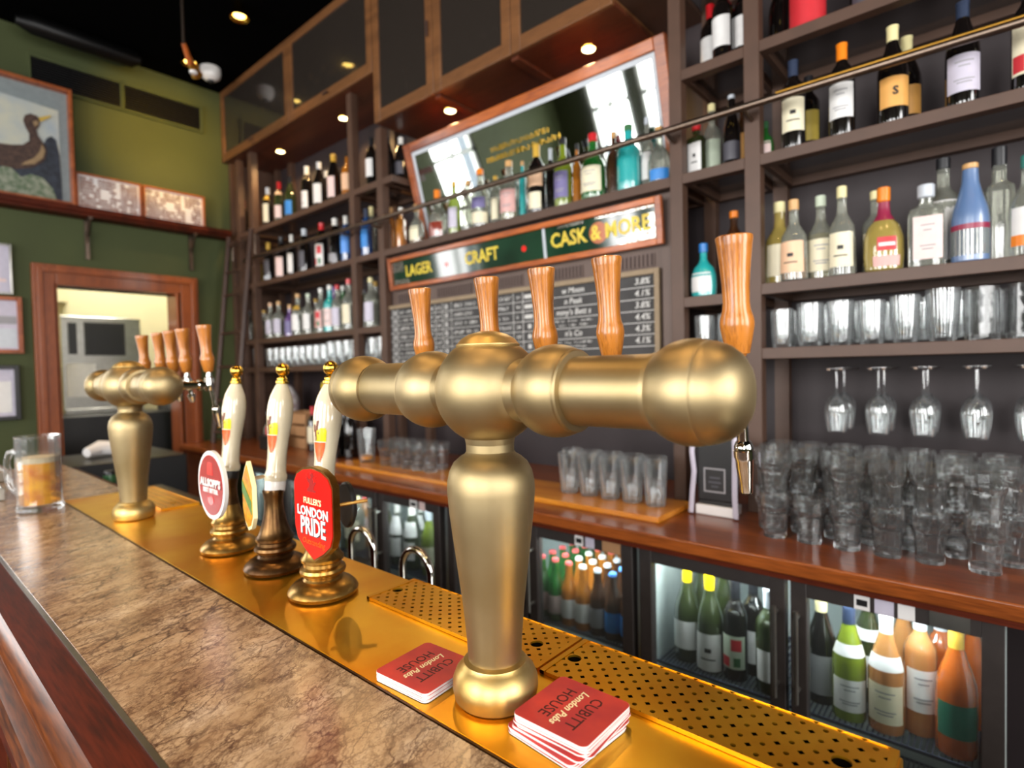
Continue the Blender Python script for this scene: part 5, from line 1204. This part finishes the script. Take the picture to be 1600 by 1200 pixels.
# fridges
FZ = -.9575 + H
r = ('behind rightmost fridge door', 'wine bottles behind rightmost fridge door')
put(r, FZ, 1.715, [
    (1284, 'bur', 'winedark', 'grey_l', 'cream_c', 'black wine bottle with grey label', dict(lz=(.03, .14), dx=.04)),
    (1327, 'bur', 'lime_b', 'white_l', 'navy_c', 'green wine bottle with navy capsule', dict(marks=1, extra=(.175, .205, 'white_l'), lz=(.03, .115))),
    (1357, 'bur', 'winegreen', 'white_l', 'green_c', 'green wine bottle at the back', dict(dx=.13, extra=(.175, .205, 'white_l'))),
    (1385, 'bur', 'pinkw', 'cream_l', 'white_c', 'rose wine bottle with white capsule', dict(extra=(.165, .2, 'white_l'), marks=1, lz=(.03, .13))),
    (1412, 'bur', 'pinkw', 'cream_l', 'cream_c', 'rose wine bottle at the back', dict(dx=.13)),
    (1438, 'bdx', 'pinkw', 'white_l', 'silver_c', 'tall pale rose bottle with square white label', dict(sc=1.08, lz=(.06, .16), marks=1, wid=1.06)),
    (1470, 'bdx', 'orangew', None, 'silver_c', 'orange wine bottle at the back', dict(dx=.12)),
    (1494, 'bur', 'orangew', 'green_l', 'gold_c', 'orange wine bottle with dark green label', dict(lz=(.05, .13), sc=1.02)),
    (1520, 'bur', 'orangew', None, 'green_c', 'orange wine bottle at the back, green capsule', dict(dx=.10))])
r = ('behind second fridge door from right', 'wine bottles behind second fridge door from right')
put(r, FZ, 1.715, [
    (1075, 'bur', 'winegreen', 'white_l', 'yellow_c', 'green wine bottle with yellow capsule', dict(dx=.02)), (1110, 'bur', 'winegreen', 'white_l', 'yellow_c', 'green wine bottle with yellow capsule', dict(marks=2, lz=(.01, .125))),
    (1096, 'bur', 'winegreen', 'white_l', 'yellow_c', 'yellow-capped wine bottle at the back', dict(dx=.14)), (1131, 'bur', 'winegreen', 'white_l', 'yellow_c', 'yellow-capped wine bottle at the back', dict(dx=.13)),
    (1150, 'bdx', 'winedark', 'paleg_c', 'black_c', 'dark bottle with floral label', dict(marks=5, lz=(.04, .14))),
    (1178, 'bdx', 'winedark', 'white_l', 'black_c', 'dark wine bottle with narrow white label', dict(dx=.06, lz=(.04, .14), wid=.9)),
    (1203, 'bdx', 'winegreen', 'white_l', 'silver_c', 'dark wine bottle with silver capsule', dict(lz=(.04, .13), dx=-.01))])
r = ('in the beer fridge', 'small beer bottles in the fridge behind the large font')
cols = [(1.34, 'green_b', 'blush_l', 'pink_c', 'green beer bottle with pink cap'), (1.277, 'green_b', 'pink_l', 'pink_c', 'green beer bottle with pink cap'), (1.2146, 'amber_b', 'white_l', 'pink_c', 'amber bottle with white label'), (1.152, 'amber_b', 'white_l', 'white_c', 'amber bottle with white label'), (1.089, 'brown_b', 'grey_l', 'silver_c', 'brown bottle with grey label'), (1.0264, 'brown_b', 'blue_l', 'lblue_c', 'brown bottle with bright blue label'), (0.9637, 'brown_b', 'blue_l', 'lblue_c', 'brown bottle with bright blue label')]
for i, (y, bm, lm, cm, dsc) in enumerate(cols):
    for k in range(5):
        if k > 0 and i in (2, 3): cm2 = 'pink_c' if k > 2 else 'white_c'
        elif k > 1 and i in (4, 5, 6): cm2 = ('silver_c', 'green_c', 'yellow_c')[(i + k) % 3]; bm = 'green_b' if i == 5 else bm
        else: cm2 = cm
        d2 = dsc.split(' with ')[0] + {0: ' with ' + dsc.split(' with ')[1] + ', front row', 1: ' in the second row', 2: ' in the third row', 3: ' in the fourth row', 4: ' in the back row'}[k]
        bottle(r, 1.70 + k * .068, y, FZ, 'beer', bm, lm, cm2, d2, sc=1.02)
for k, px in enumerate((693, 700, 706)):
    bottle(('behind the beer fridge\'s other door', 'bottles behind the other beer fridge door'), 1.72, 1.72 - k * .08, FZ, 'beer', 'brown_b', 'cream_l', 'gold_c', 'brown beer bottle')
r = ('in fridge beside the nearest pump', 'wine bottles in the fridge right of the nearest pump')
put(r, FZ, 1.72, [(606, 'bur', 'lime_b', 'white_l', 'white_c', 'green wine bottle with white capsule', dict(extra=(.17, .24, 'white_l'))), (622, 'bur', 'winegreen', 'white_l', 'white_c', 'green wine bottle with white capsule', dict(extra=(.15, .24, 'white_l'))), (646, 'champ', 'winegreen', 'white_l', 'white_c', 'sparkling wine bottle with tall white foil', dict(extra=(.16, .23, 'white_l'))), (659, 'bur', 'winegreen', 'white_l', 'white_c', 'green wine bottle with white capsule', dict(dx=.05, extra=(.17, .24, 'white_l'))), (672, 'bur', 'lime_b', 'cream_l', 'silver_c', 'yellow-green wine bottle', {}),
    (549, 'bdx', 'lime_b', 'cream_l', 'cream_c', 'yellow-green wine bottle nearest the pump', {}), (561, 'bdx', 'clear_b', 'cream_l', 'cream_c', 'pale bottle with cream label', {}), (572, 'bdx', 'pinkw', 'pink_l', 'pink_c', 'pink wine bottle', {})])
r = ('in the farthest fridge', 'wine bottles in the farthest fridge')
put(r, FZ, 1.72, [(478, 'bdx', 'lime_b', 'white_l', 'white_c', 'pale wine bottle', {}), (456, 'bdx', 'winegreen', 'blue_l', 'white_c', 'green wine bottle with blue label', {}), (424, 'bdx', 'lime_b', 'white_l', 'white_c', 'pale wine bottle', {})])

# left part of the back counter
r = ('on back counter behind the pumps', 'bottles on the back counter behind the hand pumps')
for y, x in ((3.52, 1.99), (3.42, 1.99)): bottle(r, x, y, CNT, 'bdx', 'winedark', 'cream_l', 'red_c', 'red-capped wine bottle with cream label')
for y, x in ((3.14, 2.0), (3.045, 1.97), (3.11, 1.9)): bottle(r, x, y, CNT, 'champ', 'winedark', 'winedark', 'red_c' if y > 3.05 else 'black_c', 'plain black bottle, red-topped' if y > 3.05 else 'plain black bottle')
bottle(r, 1.93, 4.02, CNT, 'tequila', 'clear_b', None, 'silver_c', 'clear jar-like bottle')
t = thing('open_book', 'open pale yellow book standing at the back of the counter', 'book', (2.28, 3.78, CNT + .0))
MB().box(-.004, .0, -.22, .10, .001, .455, 'yellow_l').build('cover', t); MB().box(-.016, -.0045, -.21, .09, .005, .44, 'yellow_c').build('pages', t)
t['label'] = 'pale yellow board standing upright at the back of the counter'; t.name = 'yellow_board'; t['category'] = 'board'
t = thing('bottle_caddy', 'low black caddy with red and green topped sachets on the counter', 'caddy', (1.86, 3.84, CNT + .001))
MB().box(-.05, .05, -.09, .09, 0, .10, 'blackp').build('body', t, .004)
for k, (mm, yy) in enumerate((('red_c', -.05), ('white_c', .0), ('red_l', .045))): MB().lathe([(0, .05), (.02, .05), (.022, .14), (.015, .16), (.008, .165), (.008, .18), (0, .18)], mm, T((.0, yy, 0)), 16).build('sachet', t)
MB().lathe([(0, .181), (.010, .181), (.009, .21), (0, .215)], 'green_c', T((0, .0, 0)), 12).build('green_top', t)
t = thing('wooden_crate', 'tan wooden crate on the back counter between hand pumps', 'crate', (2.12, 3.86, CNT + .001))
b = MB()
for z in (0, .085, .17): b.box(-.12, -.105, -.22, .22, z, z + .07, 'tan').box(.105, .12, -.22, .22, z, z + .07, 'tan').box(-.105, .105, -.22, -.205, z, z + .07, 'tan').box(-.105, .105, .205, .22, z, z + .07, 'tan')
b.box(-.105, .105, -.205, .205, 0, .01, 'tan'); b.build('slatted_body', t, .002)
b = MB().box(-.10, -.08, -.20, -.18, .012, .24, 'tan').box(-.10, -.08, .18, .20, .012, .24, 'tan'); b.build('corner_battens', t)
def pillow(b, cx, cy, cz, sx, sy, sz, mm, seed):
    rnd = random.Random(seed); vs = []; fs = []; n_ = 14; m_ = 10
    for i in range(m_ + 1):
        th = math.pi * i / m_
        for k in range(n_):
            a = 2 * math.pi * k / n_; q = 1 + .16 * math.sin(3 * a + seed) * math.sin(2 * th) + rnd.uniform(-.08, .08)
            vs.append((cx + sx * q * math.sin(th) * math.cos(a), cy + sy * q * math.sin(th) * math.sin(a), cz + sz * math.cos(th) * (1 + rnd.uniform(-.05, .05))))
    for i in range(m_):
        for k in range(n_): k2 = (k + 1) % n_; fs.append((i * n_ + k, i * n_ + k2, (i + 1) * n_ + k2, (i + 1) * n_ + k))
    b.add(vs, fs, mm)
M['pattern'] = pr('white_patterned_bag', (214, 208, 206), .6, c2=(140, 112, 116), scale=18)
for k, (x, y, z, sy_, lab) in enumerate(((2.2, 4.27, .14, .11, 'crumpled white patterned paper bag on the counter, the left one'), (2.24, 3.46, .13, .10, 'crumpled white patterned paper bag behind the red-capped bottles'))):
    b = MB(); pillow(b, 0, 0, 0, .09, sy_, z, 'pattern', k + 1); o = b.build('paper_bag', loc=(x, y, CNT + z * 1.06 + (.0)), ang=80); tag(o, lab, 'bag', 'patterned paper bags')
bpy.data.objects['paper_bag'].location.z = CNT + .30; 
t = thing('cardboard_box', 'brown cardboard box under the patterned bag on back counter', 'box', (2.2, 4.25, CNT + .001))
MB().box(-.1, .1, -.06, .14, 0, .145, 'tan').build('body', t, .002); MB().box(-.098, .098, -.002, .002, .145, .147, 'cream_l').build('tape', t)
t = thing('menu_stand', 'black stand with a small framed plaque and hanging lilac ribbons', 'stand', (1.93, .75, CNT + .001))
MB().box(0, .06, -.062, .062, .05, .27, 'blackp').build('board', t, .003)
MB().box(-.012, .07, -.066, .066, 0, .035, 'white').box(-.0, .06, -.06, .06, .035, .05, 'blackp').build('foot', t, .003)
b = MB(); fr(b, -.038, .038, .08, .165, .005, .0, .004, 'grey_l', 'grey_l', FACE); b.box(-.033, .033, .085, .16, 0, .001, 'inkb', FACE)
b.box(-.018, .018, .128, .134, .001, .002, 'dgrey_l', FACE).box(-.022, .022, .112, .118, .001, .002, 'dgrey_l', FACE).box(-.012, .012, .098, .103, .001, .002, 'dgrey_l', FACE); b.build('plaque', t)
for s in (-1, 1):
    b = MB(); pts = [(-.01, s * .072, .28), (-.016, s * .075, .22), (-.008, s * .071, .15), (-.018, s * .074, .08), (-.022, s * .078, .004)]
    vs = []
    for x, y, z in pts: vs += [(x, y - .009, z), (x - .005, y, z), (x, y + .009, z), (x + .003, y, z)]
    fs = [(4 * i + k, 4 * i + (k + 1) % 4, 4 * i + 4 + (k + 1) % 4, 4 * i + 4 + k) for i in range(4) for k in range(4)]; b.add(vs, fs, 'lilac'); b.build('ribbon', t)

# ------------------------------------------------------------------ glasses
GL = {}
def glassware(key, prof, seg, ang, base=None):
    b = MB().lathe(prof, 'refr' if key in ('tulip', 'stein') else 'glass', seg=seg); GL[key] = b.mesh(key, ang=ang)
gp = [(0, .014), (.027, .014), (.030, .012), (.0305, .0), (.0315, .0), (.0325, .02), (.0345, .05), (.0365, .074), (.042, .084), (.0435, .092), (.0435, .135), (.0420, .1355), (.0415, .094), (.035, .080), (.032, .05), (.029, .017), (0, .016)]
glassware('tulip', [(0, 0), (.031, 0)] + gp[4:], 12, 14)
glassware('tumbler', [(0, 0), (.031, 0), (.033, .004), (.036, .05), (.0395, .135), (.0380, .136), (.0345, .05), (.031, .014), (0, .013)], 20, 30)
glassware('pint', [(0, 0), (.031, 0), (.033, .004), (.0375, .07), (.0425, .148), (.041, .149), (.036, .07), (.031, .012), (0, .011)], 20, 30)
glassware('stein', [(0, 0), (.040, 0), (.042, .006), (.041, .016), (.040, .150), (.0405, .155), (.038, .156), (.037, .018), (0, .016)], 12, 14)
glassware('wine', [(0, 0), (.034, 0), (.034, -.002), (.012, -.005), (.0045, -.012), (.0038, -.045), (.0042, -.082), (.010, -.090), (.026, -.102), (.036, -.125), (.038, -.145), (.034, -.185), (.029, -.215), (.0278, -.215), (.0325, -.185), (.0362, -.145), (.034, -.126), (.024, -.105), (.008, -.094), (0, -.092)], 28, 40)
def gl(key, name, label, loc, group, rz=0, sc=1):
    o = bpy.data.objects.new(name, GL[key]); COL.objects.link(o); o.location = loc; o.rotation_euler = (0, 0, rz); o.scale = (sc, sc, sc)
    return tag(o, label, 'glass', group)
rnd = random.Random(2)
rows = ['front row', 'second row', 'third row', 'back row']
front = [1220, 1345, 1408, 1477, 1557]
ysf = [.515, .325, .235, .145, .03]
ys_all = [[.515, .42, .325, .23, .135, .03], [.56, .465, .37, .275, .18, .085, -.02], [.575, .48, .385, .29, .195, .10, .005, -.09], [.57, .475, .38, .285, .19, .095, 0, -.095]]
for ri, yl in enumerate(ys_all):
    x = 1.80 + ri * .096
    for k, y in enumerate(yl):
        xx = x + rnd.uniform(-.004, .004); yy = y + rnd.uniform(-.003, .003)
        for lv in (0, 1):
            if lv == 1 and ri == 0 and k in (1,): continue
            gl('tulip', 'pint_glass', 'clear pint glass, %s of stack, right-hand cluster %s, %s from left' % (('lower', 'upper')[lv], rows[ri], (['first'] + ORD[1:])[k]),
               (xx, yy, CNT + .001 + lv * .1195), 'stacked pint glasses on the right of the back counter', rnd.random() * 3)
for ri in (0, 1):
    for k, y in enumerate([1.325, 1.23, 1.135, 1.04, .945] if ri == 0 else [1.37, 1.275, 1.18, 1.085, .99]):
        gl('pint', 'pint_glass', 'clear tall glass behind the large font, %s row, %s from left' % (('front', 'back')[ri], (['first'] + ORD[1:])[k]), (1.87 if ri == 0 else 1.962, y, CNT + .021), 'tall glasses behind the large font', rnd.random(), 1.08)
for ri in (0, 1):
    for k, y in enumerate([2.52, 2.43, 2.34, 2.25, 2.16]):
        gl('tulip', 'pint_glass', 'clear glass left of the large font, %s row, %s from left' % (('front', 'back')[ri], (['first'] + ORD[1:])[k]), (1.85 if ri == 0 else 1.945, y + ri * .02, CNT + .021), 'glasses left of the large font', rnd.random(), 1.0)
t = thing('pint_glass', 'tall pint glass with amber dregs beside the black bottles', 'glass', (1.85, 2.70, CNT + .021))
o = bpy.data.objects.new('glass_body', GL['pint']); COL.objects.link(o); o.parent = t; o.scale = (1.25, 1.25, 1.25)
MB().lathe([(0, .016), (.038, .016), (.040, .035), (0, .035)], 'beer', seg=20).build('beer', t)
# glasses on the lowest open shelves
sh = [(.58, 'tumbler', .98), (.49, 'tumbler', 1.08), (.40, 'pint', .98), (.312, 'tumbler', 1.02), (.224, 'pint', .98), (.13, 'pint', 1.05), (.04, 'stein', .98), (-.055, 'stein', .98), (-.15, 'pint', 1.05)]
for ri in (0, 1):
    for k, (y, kk, sc_) in enumerate(sh):
        if ri: y -= .035
        gl(kk, {'tumbler': 'tumbler', 'pint': 'pint_glass', 'stein': 'beer_stein'}[kk], 'clear %s on the shelf above the wine glasses, %s row, %s from left' % ({'tumbler': 'tumbler', 'pint': 'tall glass', 'stein': 'beer stein'}[kk], ('front', 'back')[ri], (['first'] + ORD[1:])[k]),
           (2.125 + ri * .115, y, S2 + .001), 'glasses on the shelf above the wine glasses', rnd.random(), sc_)
for k, (x, y) in enumerate(((2.13, .86), (2.13, .77), (2.25, .84), (2.25, .75))):
    gl('tumbler', 'tumbler', 'clear tumbler in narrow bay beside the end tap, %s' % ('front left', 'front right', 'back left', 'back right')[k], (x, y, S2 + .001), 'tumblers in the narrow bay', 0, .98)
for ri in (0, 1):
    for k in range(13):
        y = 4.35 - k * .098
        gl('tumbler' if k < 9 else 'pint', 'tumbler' if k < 9 else 'pint_glass', 'clear %s on the lowest left shelf, %s row, %s from left' % ('tumbler' if k < 9 else 'tall glass', ('front', 'back')[ri], (['first'] + ORD[1:])[k]), (2.125 + ri * .11, y - ri * .03, S2 + .001), 'glasses on the lowest left shelf', rnd.random(), 1.05)
for k, y in enumerate((2.99, 2.90)):
    gl('pint', 'pint_glass', 'clear tall glass in the slim left bay, %s one' % ('left', 'right')[k], (2.13, y, S2 + .001), 'glasses in the slim left bay', 0, 1.08)
gl('tumbler', 'tumbler', 'single clear tumbler on the lowest shelf beyond the ladder post', (2.13, 4.58, S2 + .001), 'glass beyond the ladder post', 0, 1.1)
# hanging wine glasses on rack rails
zh = -.022 + H
t = thing('glass_rack', 'dark rack rails under the right shelf holding wine glasses upside down', 'rack', (0, 0, 0))
gy = [.417, .298, .179, .053, -.068]
for y in gy:
    for s in (-1, 1): MB().box(2.12, 2.419, y + s * .018 - .004, y + s * .018 + .004, zh - .007, zh - .0025, 'rail').build('rack_rail', t)
for ri in (0, 1):
    for k, y in enumerate(gy):
        gl('wine', 'wine_glass', 'stemmed wine glass hanging upside down, %s, %s from left' % (('front row', 'back row')[ri], (['first'] + ORD[1:])[k]), (2.15 + ri * .12, y, zh), 'wine glasses hanging under the right shelf')
finish_rows()
